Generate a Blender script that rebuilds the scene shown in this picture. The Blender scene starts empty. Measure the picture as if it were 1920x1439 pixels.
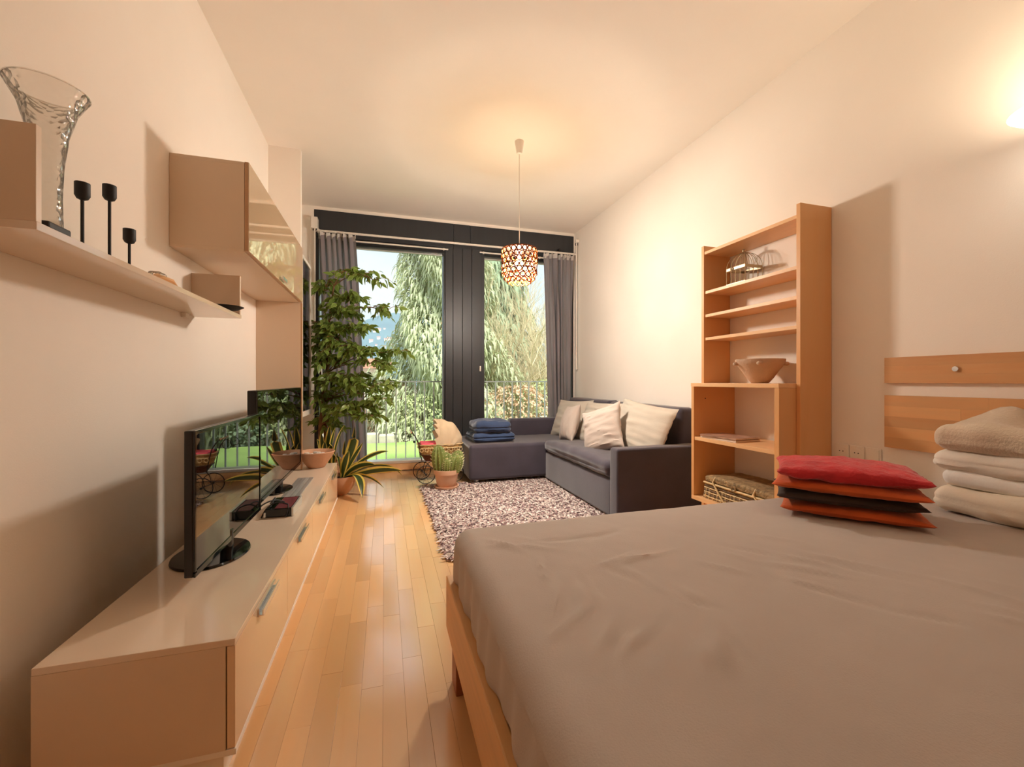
import bpy, bmesh, math, random
import numpy as np
from mathutils import Vector, Matrix, noise as mnoise, Euler
random.seed(7); rng = np.random.default_rng(7)
S = bpy.context.scene; COL = S.collection; PI = math.pi
# ------------------------------------------------------------------ camera, sky, sun, exposure
TH = math.atan(239 / 800)
cam = bpy.data.cameras.new('camera'); co = bpy.data.objects.new('camera', cam); COL.objects.link(co)
cam.sensor_width = 36; cam.lens = 15.0; cam.shift_y = -4.5 / 1920; cam.clip_start = .02; cam.clip_end = 4000
co.location = (0, 0, 1.05); co.rotation_euler = (PI / 2, 0, -TH); S.camera = co
S.view_settings.view_transform = 'Standard'; S.view_settings.look = 'None'
S.view_settings.gamma = 1; S.view_settings.use_curve_mapping = False
S.view_settings.exposure = 1.22
SKY, SUN, SCONCE, PEND = .74, 3.4, 6.0, 106.0
W = bpy.data.worlds.new('sky'); S.world = W; W.use_nodes = True
nt = W.node_tree; N = nt.nodes; L = nt.links; N.clear()
wo = N.new('ShaderNodeOutputWorld'); bg = N.new('ShaderNodeBackground'); tc = N.new('ShaderNodeTexCoord')
sep = N.new('ShaderNodeSeparateXYZ'); L.new(tc.outputs['Generated'], sep.inputs[0])
cr = N.new('ShaderNodeValToRGB'); L.new(sep.outputs['Z'], cr.inputs[0])
cr.color_ramp.elements[0].position = 0; cr.color_ramp.elements[0].color = (.50, .54, .58, 1)
cr.color_ramp.elements[1].position = .6; cr.color_ramp.elements[1].color = (.40, .53, .70, 1)
mp = N.new('ShaderNodeMapping'); mp.inputs['Scale'].default_value = (1, 1, 2.4); L.new(tc.outputs['Generated'], mp.inputs[0])
cn = N.new('ShaderNodeTexNoise'); cn.inputs['Scale'].default_value = 3.2; cn.inputs['Detail'].default_value = 6; L.new(mp.outputs[0], cn.inputs['Vector'])
c2 = N.new('ShaderNodeValToRGB'); c2.color_ramp.elements[0].position = .38; c2.color_ramp.elements[1].position = .66; L.new(cn.outputs['Fac'], c2.inputs[0])
mx = N.new('ShaderNodeMixRGB'); mx.inputs['Color2'].default_value = (.60, .62, .64, 1)
L.new(c2.outputs[0], mx.inputs['Fac']); L.new(cr.outputs[0], mx.inputs['Color1']); L.new(mx.outputs[0], bg.inputs['Color'])
bg.inputs['Strength'].default_value = SKY; L.new(bg.outputs[0], wo.inputs['Surface'])
sun = bpy.data.lights.new('sun', 'SUN'); sun.energy = SUN; sun.angle = math.radians(25); sun.color = (1, .95, .86)
so = bpy.data.objects.new('sun', sun); COL.objects.link(so); so.rotation_euler = (math.radians(33), 0, math.radians(18))
S.cycles.max_bounces = 10; S.cycles.diffuse_bounces = 6; S.cycles.glossy_bounces = 5; S.cycles.transparent_max_bounces = 16
S.cycles.sample_clamp_indirect = 6; S.cycles.use_denoising = True; S.cycles.caustics_reflective = False; S.cycles.caustics_refractive = False
# ------------------------------------------------------------------ materials
def lin(c):
    return tuple((v / 255 / 12.92 if v / 255 <= .04045 else ((v / 255 + .055) / 1.055) ** 2.4) for v in c)
MATS = {}
def mat(name, col, rough=.5, metal=0, ior=1.5, var=None, bump=None, sheen=0, rnd=0, trans=0, transl=0, emis=0, stretch=None, spec=.5, coat=0, sub=None):
    """var=(scale, amount) tone noise; bump=(scale, strength); stretch scales the noise space; rnd: tone per object"""
    m = bpy.data.materials.new(name); m.use_nodes = True; nt = m.node_tree; n = nt.nodes; l = nt.links
    b = n['Principled BSDF']; out = n['Material Output']
    c = lin(col); b.inputs['Base Color'].default_value = (*c, 1); b.inputs['Roughness'].default_value = rough
    b.inputs['Metallic'].default_value = metal; b.inputs['IOR'].default_value = ior; b.inputs['Specular IOR Level'].default_value = spec
    if sheen: b.inputs['Sheen Weight'].default_value = sheen; b.inputs['Sheen Roughness'].default_value = .4
    if coat: b.inputs['Coat Weight'].default_value = coat; b.inputs['Coat Roughness'].default_value = .05
    if trans: b.inputs['Transmission Weight'].default_value = trans
    if emis: b.inputs['Emission Color'].default_value = (*c, 1); b.inputs['Emission Strength'].default_value = emis
    tcn = n.new('ShaderNodeTexCoord'); oi = n.new('ShaderNodeObjectInfo')
    mpn = n.new('ShaderNodeMapping'); l.new(tcn.outputs['Object'], mpn.inputs[0])
    if stretch: mpn.inputs['Scale'].default_value = stretch
    ml = n.new('ShaderNodeMath'); ml.operation = 'MULTIPLY'; ml.inputs[1].default_value = 53.0; l.new(oi.outputs['Random'], ml.inputs[0]); l.new(ml.outputs[0], mpn.inputs['Location'])
    col_out = None
    if var:
        t = n.new('ShaderNodeTexNoise'); t.inputs['Scale'].default_value = var[0]; t.inputs['Detail'].default_value = 6; l.new(mpn.outputs[0], t.inputs['Vector'])
        mr = n.new('ShaderNodeMapRange'); mr.inputs['From Min'].default_value = .3; mr.inputs['From Max'].default_value = .7
        mr.inputs['To Min'].default_value = 1 - var[1]; mr.inputs['To Max'].default_value = 1 + var[1]; l.new(t.outputs['Fac'], mr.inputs['Value'])
        v = n.new('ShaderNodeVectorMath'); v.operation = 'SCALE'; v.inputs[0].default_value = c; l.new(mr.outputs[0], v.inputs['Scale']); col_out = v.outputs[0]
        if sub:
            mm = n.new('ShaderNodeMixRGB'); mm.inputs['Color2'].default_value = (*lin(sub), 1); l.new(t.outputs['Fac'], mm.inputs['Fac']); l.new(col_out, mm.inputs['Color1']); col_out = mm.outputs[0]
    if rnd:
        h = n.new('ShaderNodeHueSaturation'); mr2 = n.new('ShaderNodeMapRange'); mr2.inputs['To Min'].default_value = 1 - rnd; mr2.inputs['To Max'].default_value = 1 + rnd
        l.new(oi.outputs['Random'], mr2.inputs['Value']); l.new(mr2.outputs[0], h.inputs['Value'])
        if col_out: l.new(col_out, h.inputs['Color'])
        else: h.inputs['Color'].default_value = (*c, 1)
        col_out = h.outputs[0]
    if col_out: l.new(col_out, b.inputs['Base Color'])
    if bump:
        t = n.new('ShaderNodeTexNoise'); t.inputs['Scale'].default_value = bump[0]; t.inputs['Detail'].default_value = 4; l.new(mpn.outputs[0], t.inputs['Vector'])
        bn = n.new('ShaderNodeBump'); bn.inputs['Strength'].default_value = bump[1]; bn.inputs['Distance'].default_value = .01; l.new(t.outputs['Fac'], bn.inputs['Height']); l.new(bn.outputs[0], b.inputs['Normal'])
    if transl:
        tr = n.new('ShaderNodeBsdfTranslucent'); tr.inputs['Color'].default_value = (*c, 1)
        if col_out: l.new(col_out, tr.inputs['Color'])
        ms = n.new('ShaderNodeMixShader'); ms.inputs[0].default_value = transl; l.new(b.outputs[0], ms.inputs[1]); l.new(tr.outputs[0], ms.inputs[2]); l.new(ms.outputs[0], out.inputs['Surface'])
    MATS[name] = m; return m
def glassmat(name, tint=(1, 1, 1), ior=1.45, rough=0.0, dens=0.0, bump=None):
    """thin pane: clear with a Fresnel reflection (dens: share of frosted body)"""
    m = bpy.data.materials.new(name); m.use_nodes = True; nt = m.node_tree; n = nt.nodes; l = nt.links; n.clear()
    out = n.new('ShaderNodeOutputMaterial'); t = n.new('ShaderNodeBsdfTransparent'); t.inputs[0].default_value = (*tint, 1)
    g = n.new('ShaderNodeBsdfGlossy'); g.inputs['Roughness'].default_value = rough
    f = n.new('ShaderNodeFresnel'); f.inputs['IOR'].default_value = ior
    if bump:
        tx = n.new('ShaderNodeTexVoronoi'); tx.inputs['Scale'].default_value = bump[0]; tcn = n.new('ShaderNodeTexCoord'); l.new(tcn.outputs['Object'], tx.inputs['Vector'])
        bn = n.new('ShaderNodeBump'); bn.inputs['Strength'].default_value = bump[1]; bn.inputs['Distance'].default_value = .01; l.new(tx.outputs['Distance'], bn.inputs['Height'])
        l.new(bn.outputs[0], g.inputs['Normal']); l.new(bn.outputs[0], f.inputs['Normal'])
    s = n.new('ShaderNodeMixShader'); l.new(f.outputs[0], s.inputs[0]); l.new(t.outputs[0], s.inputs[1]); l.new(g.outputs[0], s.inputs[2])
    last = s.outputs[0]
    if dens:
        d = n.new('ShaderNodeBsdfDiffuse'); d.inputs[0].default_value = (.9, .88, .84, 1); bump and l.new(bn.outputs[0], d.inputs['Normal']); s2 = n.new('ShaderNodeMixShader'); s2.inputs[0].default_value = dens
        l.new(last, s2.inputs[1]); l.new(d.outputs[0], s2.inputs[2]); last = s2.outputs[0]
    l.new(last, out.inputs['Surface']); MATS[name] = m; return m
def leafmat(name, mid, edge, edgew=.16, rough=.45, transl=.2):
    m = mat(name, mid, rough=rough, var=(9, .25)); nt = m.node_tree; n = nt.nodes; l = nt.links; b = n['Principled BSDF']
    uv = n.new('ShaderNodeUVMap'); sp = n.new('ShaderNodeSeparateXYZ'); l.new(uv.outputs[0], sp.inputs[0])
    r = n.new('ShaderNodeValToRGB'); r.color_ramp.interpolation = 'LINEAR'; e = r.color_ramp.elements
    e[0].position = edgew; e[0].color = (*lin(edge), 1); e[1].position = edgew + .05; e[1].color = (*lin(mid), 1)
    q = e.new(1 - edgew - .05); q.color = (*lin(mid), 1); q = e.new(1 - edgew); q.color = (*lin(edge), 1)
    l.new(sp.outputs[0], r.inputs[0]); l.new(r.outputs[0], b.inputs['Base Color'])
    tr = n.new('ShaderNodeBsdfTranslucent'); l.new(r.outputs[0], tr.inputs[0]); ms = n.new('ShaderNodeMixShader'); ms.inputs[0].default_value = transl
    l.new(b.outputs[0], ms.inputs[1]); l.new(tr.outputs[0], ms.inputs[2]); l.new(ms.outputs[0], n['Material Output'].inputs['Surface']); return m
mat('wall', (242, 234, 224), .9, var=(2, .015), bump=(220, .06))
mat('wall_outside', (225, 222, 215), .9)
mat('floor_wood', (236, 194, 144), .15, ior=2.9, var=(5, .08), rnd=.10, stretch=(6, .5, 6), bump=(12, .01), sub=(222, 172, 118))
mat('subfloor', (110, 70, 40), .8)
mat('beech', (230, 180, 126), .42, var=(4, .07), stretch=(5, 5, .6), sub=(216, 158, 100))
mat('beech_edge', (236, 186, 132), .42, var=(4, .05))
mat('beech_flat', (232, 186, 136), .42, var=(4, .07), stretch=(5, .6, 5))
mat('bed_wood', (206, 156, 100), .45, var=(5, .1), stretch=(6, .5, 6))
mat('bed_leg', (150, 88, 52), .5, var=(5, .1))
mat('stave', (230, 182, 128), .4, var=(3.5, .18), rnd=.16, stretch=(4, .9, 9), sub=(180, 118, 66))
mat('lacquer', (228, 208, 186), .07, ior=1.75, bump=(9, .006))
mat('lacquer_door', (230, 200, 166), .07, ior=1.7, bump=(9, .006))
mat('lacquer_edge', (190, 150, 112), .4)
mat('lacquer_side', (222, 200, 176), .45)
mat('mirror_door', (206, 178, 144), .02, ior=3.2)
mat('white_paint', (236, 228, 218), .4)
mat('alu', (225, 225, 222), .3, metal=.6)
mat('chrome', (230, 230, 232), .25, metal=1)
mat('brass', (178, 160, 128), .35, metal=.7)
mat('black_plastic', (22, 21, 22), .35)
mat('black_matte', (20, 19, 20), .6)
mat('screen', (7, 8, 9), .015, ior=2.4)
mat('black_gloss', (10, 10, 11), .06, ior=1.6)
mat('grey_gloss', (158, 156, 154), .2, ior=1.7, var=(4, .25), stretch=(9, .3, 9))
mat('dark_timber', (46, 48, 52), .42, var=(3, .08), stretch=(8, 8, .6))
mat('curtain', (164, 156, 162), .85, transl=.45, bump=(240, .06), var=(3, .05), sheen=.2)
mat('curtain_tape', (225, 220, 215), .8, transl=.3)
mat('sofa', (64, 58, 70), .85, sheen=.6, var=(4, .16), bump=(90, .06))
mat('cushion', (190, 180, 166), .9, var=(5, .06), bump=(120, .1), sheen=.1)
mat('cushion_small', (188, 174, 164), .9, var=(5, .06), bump=(120, .1), sheen=.1)
mat('navy', (48, 66, 100), .9, sheen=.5, var=(6, .15), bump=(160, .2))
mat('sheet', (182, 170, 162), .9, var=(4, .035), bump=(260, .12), sheen=.1)
mat('red_fabric', (196, 40, 48), .8, bump=(70, .5), sheen=.3, var=(12, .15))
mat('orange_fabric', (206, 92, 36), .85, bump=(90, .2), var=(6, .12), sheen=.2)
mat('dark_fabric', (52, 38, 32), .85, bump=(90, .2), sheen=.1)
mat('quilt_cream', (232, 218, 198), .9, bump=(60, .15)); mat('quilt_white', (246, 242, 236), .9, bump=(60, .15))
mat('quilt_ivory', (234, 226, 214), .9, bump=(60, .15)); mat('fleece', (208, 190, 168), .95, bump=(120, .4), sheen=.4, var=(5, .1))
mat('terracotta', (196, 152, 122), .75, var=(7, .1), bump=(80, .15)); mat('terracotta_pale', (202, 172, 148), .8, var=(6, .12), bump=(90, .3))
mat('terracotta_in', (214, 180, 148), .8, var=(6, .1)); mat('terracotta_pink', (212, 170, 142), .75, var=(7, .08))
mat('soil', (70, 50, 36), .95, bump=(60, .8)); mat('pebble', (200, 194, 186), .5, rnd=.25)
mat('cactus', (118, 130, 66), .6, var=(14, .2)); mat('spine', (226, 216, 170), .6)
mat('bark', (128, 94, 62), .8, var=(20, .25), bump=(60, .6))
leafmat('ficus_leaf', (124, 150, 66), (164, 184, 108), .08, .35, .4)
leafmat('snake_leaf', (52, 72, 32), (222, 200, 96), .17, .4, .15)
mat('wicker', (200, 164, 108), .7, var=(60, .35), bump=(70, .8)); mat('wicker_dark', (104, 56, 38), .7, var=(60, .35), bump=(70, .8))
mat('wicker_grey', (152, 128, 92), .75, var=(40, .4), bump=(90, .9)); mat('cane', (214, 188, 140), .6, var=(30, .2))
mat('cane_dark', (96, 72, 48), .7, var=(30, .3))
mat('hood', (238, 218, 184), .85, transl=.35, var=(8, .08), bump=(60, .3)); mat('pink', (232, 92, 110), .8)
mat('iron', (50, 40, 36), .5, metal=.4)
mat('paper', (228, 214, 200), .7); mat('cover', (150, 96, 74), .35, var=(14, .5), sub=(196, 170, 150)); mat('cover2', (190, 160, 140), .35, var=(18, .4))
mat('label_red', (112, 48, 58), .4, var=(40, .4))
mat('rug', (182, 158, 148), .95, sheen=.2); mat('rug_base', (150, 126, 118), .95)
mat('ring', (110, 52, 12), .5, transl=.04, spec=.1); mat('bulb', (255, 214, 150), .3, emis=14)
mat('lamp_glass', (255, 246, 230), .3, emis=3.0)
mat('rail_paint', (240, 244, 244), .5)
mat('grass', (150, 178, 96), .9, var=(1.2, .2), bump=(40, .6)); mat('gravel', (190, 182, 168), .95, var=(3, .15), bump=(20, .6))
mat('conifer', (198, 204, 168), .8, var=(1.5, .22), transl=.25); mat('conifer_dark', (156, 174, 142), .8, transl=.25); mat('bush', (186, 194, 142), .8, transl=.25)  # foliage kept pale: a whitish haze veil is put into the base colours
mat('autumn', (216, 176, 146), .8, var=(6, .3), transl=.2); mat('twig', (206, 190, 156), .8); mat('trunk', (120, 104, 84), .9)
mat('hill', (70, 92, 96), .95, var=(.012, .3)); mat('house_wall', (228, 220, 210), .8); mat('house_roof', (176, 120, 96), .8); mat('glass_dark', (60, 70, 80), .1)
mat('fence_wood', (186, 150, 124), .8, var=(2, .2)); mat('stone', (186, 176, 162), .9, var=(4, .15), bump=(14, .5))
def hazemat(name, col, dens):
    m = bpy.data.materials.new(name); m.use_nodes = True; n = m.node_tree.nodes; n.clear(); o = n.new('ShaderNodeOutputMaterial'); v = n.new('ShaderNodeVolumeScatter')
    v.inputs['Color'].default_value = (*col, 1); v.inputs['Density'].default_value = dens; m.node_tree.links.new(v.outputs[0], o.inputs['Volume']); MATS[name] = m
hazemat('haze', (.42, .66, 1.0), .0011)
glassmat('dimming_glass', (.40, .37, .33), 1.3, .2); glassmat('pane', (.96, .99, .97), 1.35); glassmat('vase_glass', (.985, .98, .965), 1.22, .08, .10, (62, .45)); glassmat('door_glass', (.5, .52, .5), 1.9)
# ------------------------------------------------------------------ mesh helpers
class MB:
    def __init__(s): s.v = []; s.f = []; s.uv = None
    def add(s, vs, fs):
        o = len(s.v); s.v += [tuple(p) for p in vs]; s.f += [tuple(i + o for i in f) for f in fs]; return s
    def box(s, x0, x1, y0, y1, z0, z1):
        return s.add([(x0, y0, z0), (x1, y0, z0), (x1, y1, z0), (x0, y1, z0), (x0, y0, z1), (x1, y0, z1), (x1, y1, z1), (x0, y1, z1)],
                     [(0, 3, 2, 1), (4, 5, 6, 7), (0, 1, 5, 4), (1, 2, 6, 5), (2, 3, 7, 6), (3, 0, 4, 7)])
    def tube(s, pts, r, n=6, closed=False):
        pts = [Vector(p) for p in pts]; k = len(pts); rs = r if isinstance(r, (list, tuple)) else [r] * k
        vs = []; up = None
        for i, p in enumerate(pts):
            a = pts[i - 1] if (i or closed) else pts[0]; b = pts[(i + 1) % k] if (i < k - 1 or closed) else pts[-1]
            t = (b - a).normalized()
            if up is None:
                up = Vector((0, 0, 1)) if abs(t.z) < .9 else Vector((1, 0, 0))
            x = t.cross(up); x = x.normalized() if x.length > 1e-5 else t.orthogonal().normalized(); y = x.cross(t).normalized(); up = y
            for j in range(n):
                q = 2 * PI * j / n; vs.append(p + (x * math.cos(q) + y * math.sin(q)) * rs[i])
        fs = []
        for i in range(k if closed else k - 1):
            for j in range(n):
                a = i * n + j; b = i * n + (j + 1) % n; c = ((i + 1) % k) * n + (j + 1) % n; d = ((i + 1) % k) * n + j
                fs.append((a, b, c, d))
        if not closed: fs += [tuple(range(n))[::-1], tuple(range((k - 1) * n, k * n))]
        return s.add(vs, fs)
    def lathe(s, prof, n=32, c=(0, 0, 0)):
        vs = []; fs = []; k = len(prof)
        for r, z in prof:
            for j in range(n):
                q = 2 * PI * j / n; vs.append((c[0] + r * math.cos(q), c[1] + r * math.sin(q), c[2] + z))
        for i in range(k - 1):
            for j in range(n):
                fs.append((i * n + j, i * n + (j + 1) % n, (i + 1) * n + (j + 1) % n, (i + 1) * n + j))
        fs += [tuple(range(n))[::-1], tuple(range((k - 1) * n, k * n))]
        return s.add(vs, fs)
    def torus(s, c, R, r, n=16, m=6, axis='z'):
        pts = []
        for i in range(n):
            q = 2 * PI * i / n; a, b = R * math.cos(q), R * math.sin(q)
            d = {'z': (a, b, 0), 'y': (a, 0, b), 'x': (0, a, b)}[axis]; pts.append((c[0] + d[0], c[1] + d[1], c[2] + d[2]))
        return s.tube(pts, r, m, True)
    def grid(s, fn, nu, nv, uv=False):
        vs = [fn(i / nu, j / nv) for j in range(nv + 1) for i in range(nu + 1)]
        fs = [(j * (nu + 1) + i, j * (nu + 1) + i + 1, (j + 1) * (nu + 1) + i + 1, (j + 1) * (nu + 1) + i) for j in range(nv) for i in range(nu)]
        if uv:
            s.uv = (s.uv or []) + [(i / nu, j / nv) for j in range(nv + 1) for i in range(nu + 1)]
        return s.add(vs, fs)
    def rbox(s, x0, x1, y0, y1, z0, z1, r, seg=.08, disp=None, k=4):
        """rounded box with an even surface grid; disp(p, n) moves points along their normal"""
        def axis(a, b):
            m = max(1, int(round((b - a - 2 * r) / seg))); L1 = [a + r * (1 - math.cos(PI / 2 * i / k) if False else i / k) for i in range(k)]
            return L1 + [a + r + (b - a - 2 * r) * i / m for i in range(m + 1)] + [b - r * (1 - (i + 1) / k) for i in range(k)]
        A = [axis(x0, x1), axis(y0, y1), axis(z0, z1)]; lo = (x0 + r, y0 + r, z0 + r); hi = (x1 - r, y1 - r, z1 - r); ids = {}; vs = []; fs = []
        def vid(i, j, l):
            key = (i, j, l)
            if key not in ids:
                p = Vector((A[0][i], A[1][j], A[2][l])); q = Vector([min(max(p[t], lo[t]), hi[t]) for t in range(3)]); d = p - q
                nn = d.normalized() if d.length > 1e-9 else Vector((0, 0, 1)); w = q + nn * r
                if disp: w = w + nn * disp(w, nn)
                ids[key] = len(vs); vs.append(w)
            return ids[key]
        n = [len(a) - 1 for a in A]
        for a in range(3):
            b, c = (a + 1) % 3, (a + 2) % 3
            for side in (0, n[a]):
                for i in range(n[b]):
                    for j in range(n[c]):
                        q = []
                        for (p1, p2) in ((i, j), (i + 1, j), (i + 1, j + 1), (i, j + 1)):
                            t = [0, 0, 0]; t[a] = side; t[b] = p1; t[c] = p2; q.append(vid(*t))
                        fs.append(tuple(q if side else q[::-1]))
        return s.add(vs, fs)
    def mesh(s, name, bevel=0, smooth=False, org=(0, 0, 0), bseg=2):
        me = bpy.data.meshes.new(name); me.from_pydata([(p[0] - org[0], p[1] - org[1], p[2] - org[2]) for p in s.v], [], s.f)
        if s.uv and len(s.uv) == len(s.v):
            u = me.uv_layers.new(name='UVMap'); li = np.zeros(len(me.loops), dtype=np.int32); me.loops.foreach_get('vertex_index', li)
            u.data.foreach_set('uv', np.array(s.uv, dtype=np.float32)[li].ravel())
        if bevel:
            bm = bmesh.new(); bm.from_mesh(me); es = [e for e in bm.edges if len(e.link_faces) == 2 and e.calc_face_angle() > .5]
            bmesh.ops.bevel(bm, geom=es, offset=bevel, segments=bseg, profile=.5, affect='EDGES', clamp_overlap=True); bm.to_mesh(me); bm.free()
        me.update()
        if smooth or bevel:
            me.shade_smooth(); me.set_sharp_from_angle(angle=math.radians(15 if bevel else 42))
        return me
def wloc(o):
    p = Vector((0, 0, 0))
    while o is not None: p += o.location; o = o.parent
    return p
def part(name, mb, m, parent=None, bevel=0, smooth=False, local=False, **kw):
    """one mesh object; coordinates are world ones unless local"""
    org = wloc(parent) if (parent is not None and not local) else (0, 0, 0)
    me = mb.mesh(name, bevel, smooth, org) if isinstance(mb, MB) else mb
    o = bpy.data.objects.new(name, me); COL.objects.link(o); o.parent = parent
    if not me.materials: me.materials.append(MATS[m])
    for k, v in kw.items(): o[k] = v
    return o
def tag(o, label, cat, group=None):
    o['label'] = label; o['category'] = cat
    if group: o['group'] = group
    return o
def thing(name, label, cat, loc=(0, 0, 0), group=None):
    o = bpy.data.objects.new(name, None); o.empty_display_size = .05; COL.objects.link(o); o.location = loc; return tag(o, label, cat, group)
def solo(name, mb, m, label, cat, org=None, group=None, **kw):
    """a thing that is one mesh, with its origin at org"""
    me = mb.mesh(name, kw.get('bevel', 0), kw.get('smooth', False), org or (0, 0, 0)); me.materials.append(MATS[m])
    o = bpy.data.objects.new(name, me); COL.objects.link(o); o.location = org or (0, 0, 0); return tag(o, label, cat, group)
def struct(name, mb, m, parent=None, bevel=0):
    o = part(name, mb, m, parent, bevel); o['kind'] = 'structure'; return o
def dup(root, loc=None, label=None):
    c = root.copy(); COL.objects.link(c)
    if loc: c.location = loc
    if label: c['label'] = label
    for ch in root.children:
        d = ch.copy(); COL.objects.link(d); d.parent = c
        for g in ch.children:
            e = g.copy(); COL.objects.link(e); e.parent = d
    return c
def B(*a): return MB().box(*a)
def nz(p, s=1.0, seed=0): return mnoise.noise(Vector((p[0] * s + seed * 7.3, p[1] * s - seed * 3.1, p[2] * s + seed)))
def wire(a, b, c, n=12):
    """quadratic curve through a, with handle b, to c"""
    a, b, c = Vector(a), Vector(b), Vector(c); return [a * (1 - t) ** 2 + b * 2 * t * (1 - t) + c * t * t for t in [i / n for i in range(n + 1)]]
# ------------------------------------------------------------------ room shell
XL, XR, YB, YF, H = -.915, 2.396, 5.15, -2.2, 2.99
struct('wall_left', B(XL - .2, XL, YF, YB + .22, -.3, H), 'wall')
struct('wall_right', B(XR, XR + .2, YF, YB + .22, -.3, H), 'wall')
struct('wall_front', B(XL - .2, XR + .2, YF - .2, YF, -.3, H), 'bed_wood')
struct('ceiling', B(XL - .2, XR + .2, YF - .2, YB + .22, H, H + .25), 'wall')
wb = MB(); wb.box(XL, -.746, YB, YB + .22, -.3, H); wb.box(-.746, XR, YB, YB + .22, 2.955, H); wb.box(2.384, XR, YB, YB + .22, -.3, 2.955); wb.box(-.746, 2.384, YB + .02, YB + .2, -.3, -.001)
struct('wall_back', wb, 'wall')
struct('trim_1', B(XL, -.672, 3.93, 3.975, 0, H), 'wall')                      # short wall fin behind the wall cabinet
fl = struct('floor', B(XL - .2, XR + .2, YF - .2, YB + .02, -.3, -.014), 'subfloor')
lanes = int((XR - XL) / .07) + 1; PM = {}; rest = MB(); npl = 0
for i in range(lanes):
    x = XL + i * .07; y = YF - random.random() * .5; w = .0695
    while y < YB + .0:
        Lp = random.choice((.40, .47, .55)); y1 = min(y + Lp, YB + .015)
        if -.43 < x < 1.02 and .62 < y and y1 < YB and npl < 300:
            if Lp not in PM:
                PM[Lp] = B(-w / 2, w / 2, -(Lp - .0008) / 2, (Lp - .0008) / 2, -.0125, 0).mesh('plank', bevel=.0004); PM[Lp].materials.append(MATS['floor_wood'])
            o = bpy.data.objects.new('plank', PM[Lp]); COL.objects.link(o); o.parent = fl; o.location = (x + .035, y + Lp / 2, random.uniform(-.0003, .0003)); npl += 1
        else: rest.box(x, min(x + w, XR), y, y1 - .0008, -.0125, 0)
        y += Lp
part('plank_field', rest, 'floor_wood', fl, kind='stuff')
# dark timber window front: head beam of three panels, pillar of four boards, two windows
tb = struct('trim_2', B(-.746, 2.384, YB + .03, YB + .2, 2.66, 2.955), 'dark_timber')
for a, b in ((-.746, .80), (.803, 1.005), (1.008, 2.384)): part('panel', B(a, b, YB - .005, YB + .03, 2.66, 2.953), 'dark_timber', tb, bevel=.002)
tp = struct('trim_3', B(.70, 1.14, YB + .02, YB + .2, 0, 2.66), 'dark_timber')
for a, b in ((.70, .79), (.794, .905), (.909, 1.02), (1.024, 1.14)): part('board', B(a, b, YB - .012, YB + .02, .0, 2.66), 'dark_timber', tp, bevel=.002)
part('latch', B(1.116, 1.134, YB - .03, YB - .012, 1.17, 1.235), 'white_paint', tp, bevel=.003)
def window(n, a, b):
    f = MB(); z0, z1 = .125, 2.66
    f.box(a, a + .045, YB + .01, YB + .14, z0, z1); f.box(b - .02, b, YB + .01, YB + .14, z0, z1); f.box(a + .045, b - .02, YB + .01, YB + .14, 2.585, z1)
    w = struct('window_%d' % n, f, 'dark_timber', bevel=.003)
    part('pane', B(a + .04, b - .015, YB + .075, YB + .081, z0 + .005, 2.59), 'pane', w)
    part('bead', MB().box(a + .045, b - .02, YB + .06, YB + .075, 2.572, 2.585), 'alu', w)
    part('sill_bar', B(a, b, YB - .02, YB + .14, .092, .125), 'alu', w, bevel=.004)
    part('sill_board', B(a, b, YB - .012, YB + .12, .012, .091), 'beech_flat', w, bevel=.003)
    part('blind_slot', B(a + .05, b - .02, YB - .012, YB + .01, 2.60, 2.615), 'black_matte', w)
window(1, -.744, .70); window(2, 1.14, 2.382)
# ------------------------------------------------------------------ curtain rail, rods, curtains
r = thing('curtain_rail', 'long white curtain rail running across the dark beam above both windows', 'curtain rail', (-.74, 5.09, 2.70))
part('rod', MB().tube([(-.735, 5.09, 2.702), (2.384, 5.09, 2.702)], .013, 10), 'white_paint', r, smooth=True)
for x in (-.70, .80, 2.16): part('bracket', B(x - .012, x + .012, 5.085, 5.146, 2.69, 2.76 if x > 2 else 2.725), 'white_paint' if x < 0 else 'black_plastic', r, bevel=.002)
for a, b, l in ((-.40, .73, 'slim white blind bar above the left window'), (1.115, 1.95, 'slim white blind bar above the right window')):
    q = thing('blind_bar', l, 'blind bar', (a, 5.11, 2.625))
    part('bar', MB().tube([(a, 5.11, 2.625), (b, 5.11, 2.625)], .009, 8), 'white_paint', q, smooth=True)
    for x in (a + .05, b - .05): part('clip', B(x - .008, x + .008, 5.108, 5.138, 2.615, 2.637), 'white_paint', q)
def crank(x, y, z0, z1, lab, block):
    t = thing('crank_rod', lab, 'crank rod', (x, y, z0))
    part('rod', MB().tube([(x, y, z0 + .16), (x, y, z1)], .008, 8), 'white_paint', t, smooth=True)
    part('grip', MB().tube([(x, y, z0), (x, y, z0 + .16)], .012, 8), 'white_paint', t, smooth=True)
    part('hinge', block, 'white_paint', t, bevel=.004)
    part('hook', MB().torus((x, y, z1 - .03), .016, .005, 12, 5, 'y'), 'black_plastic', t)
crank(2.365, 5.02, 1.20, 2.84, 'white crank rod hanging on the right wall beside the right curtain', B(2.35, XR, 5.0, 5.04, 2.83, 2.87))
crank(-.728, 5.07, 1.30, 2.74, 'white crank rod hanging at the left edge of the left curtain', B(-.765, -.70, 5.055, 5.149, 2.715, 2.84))
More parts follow.
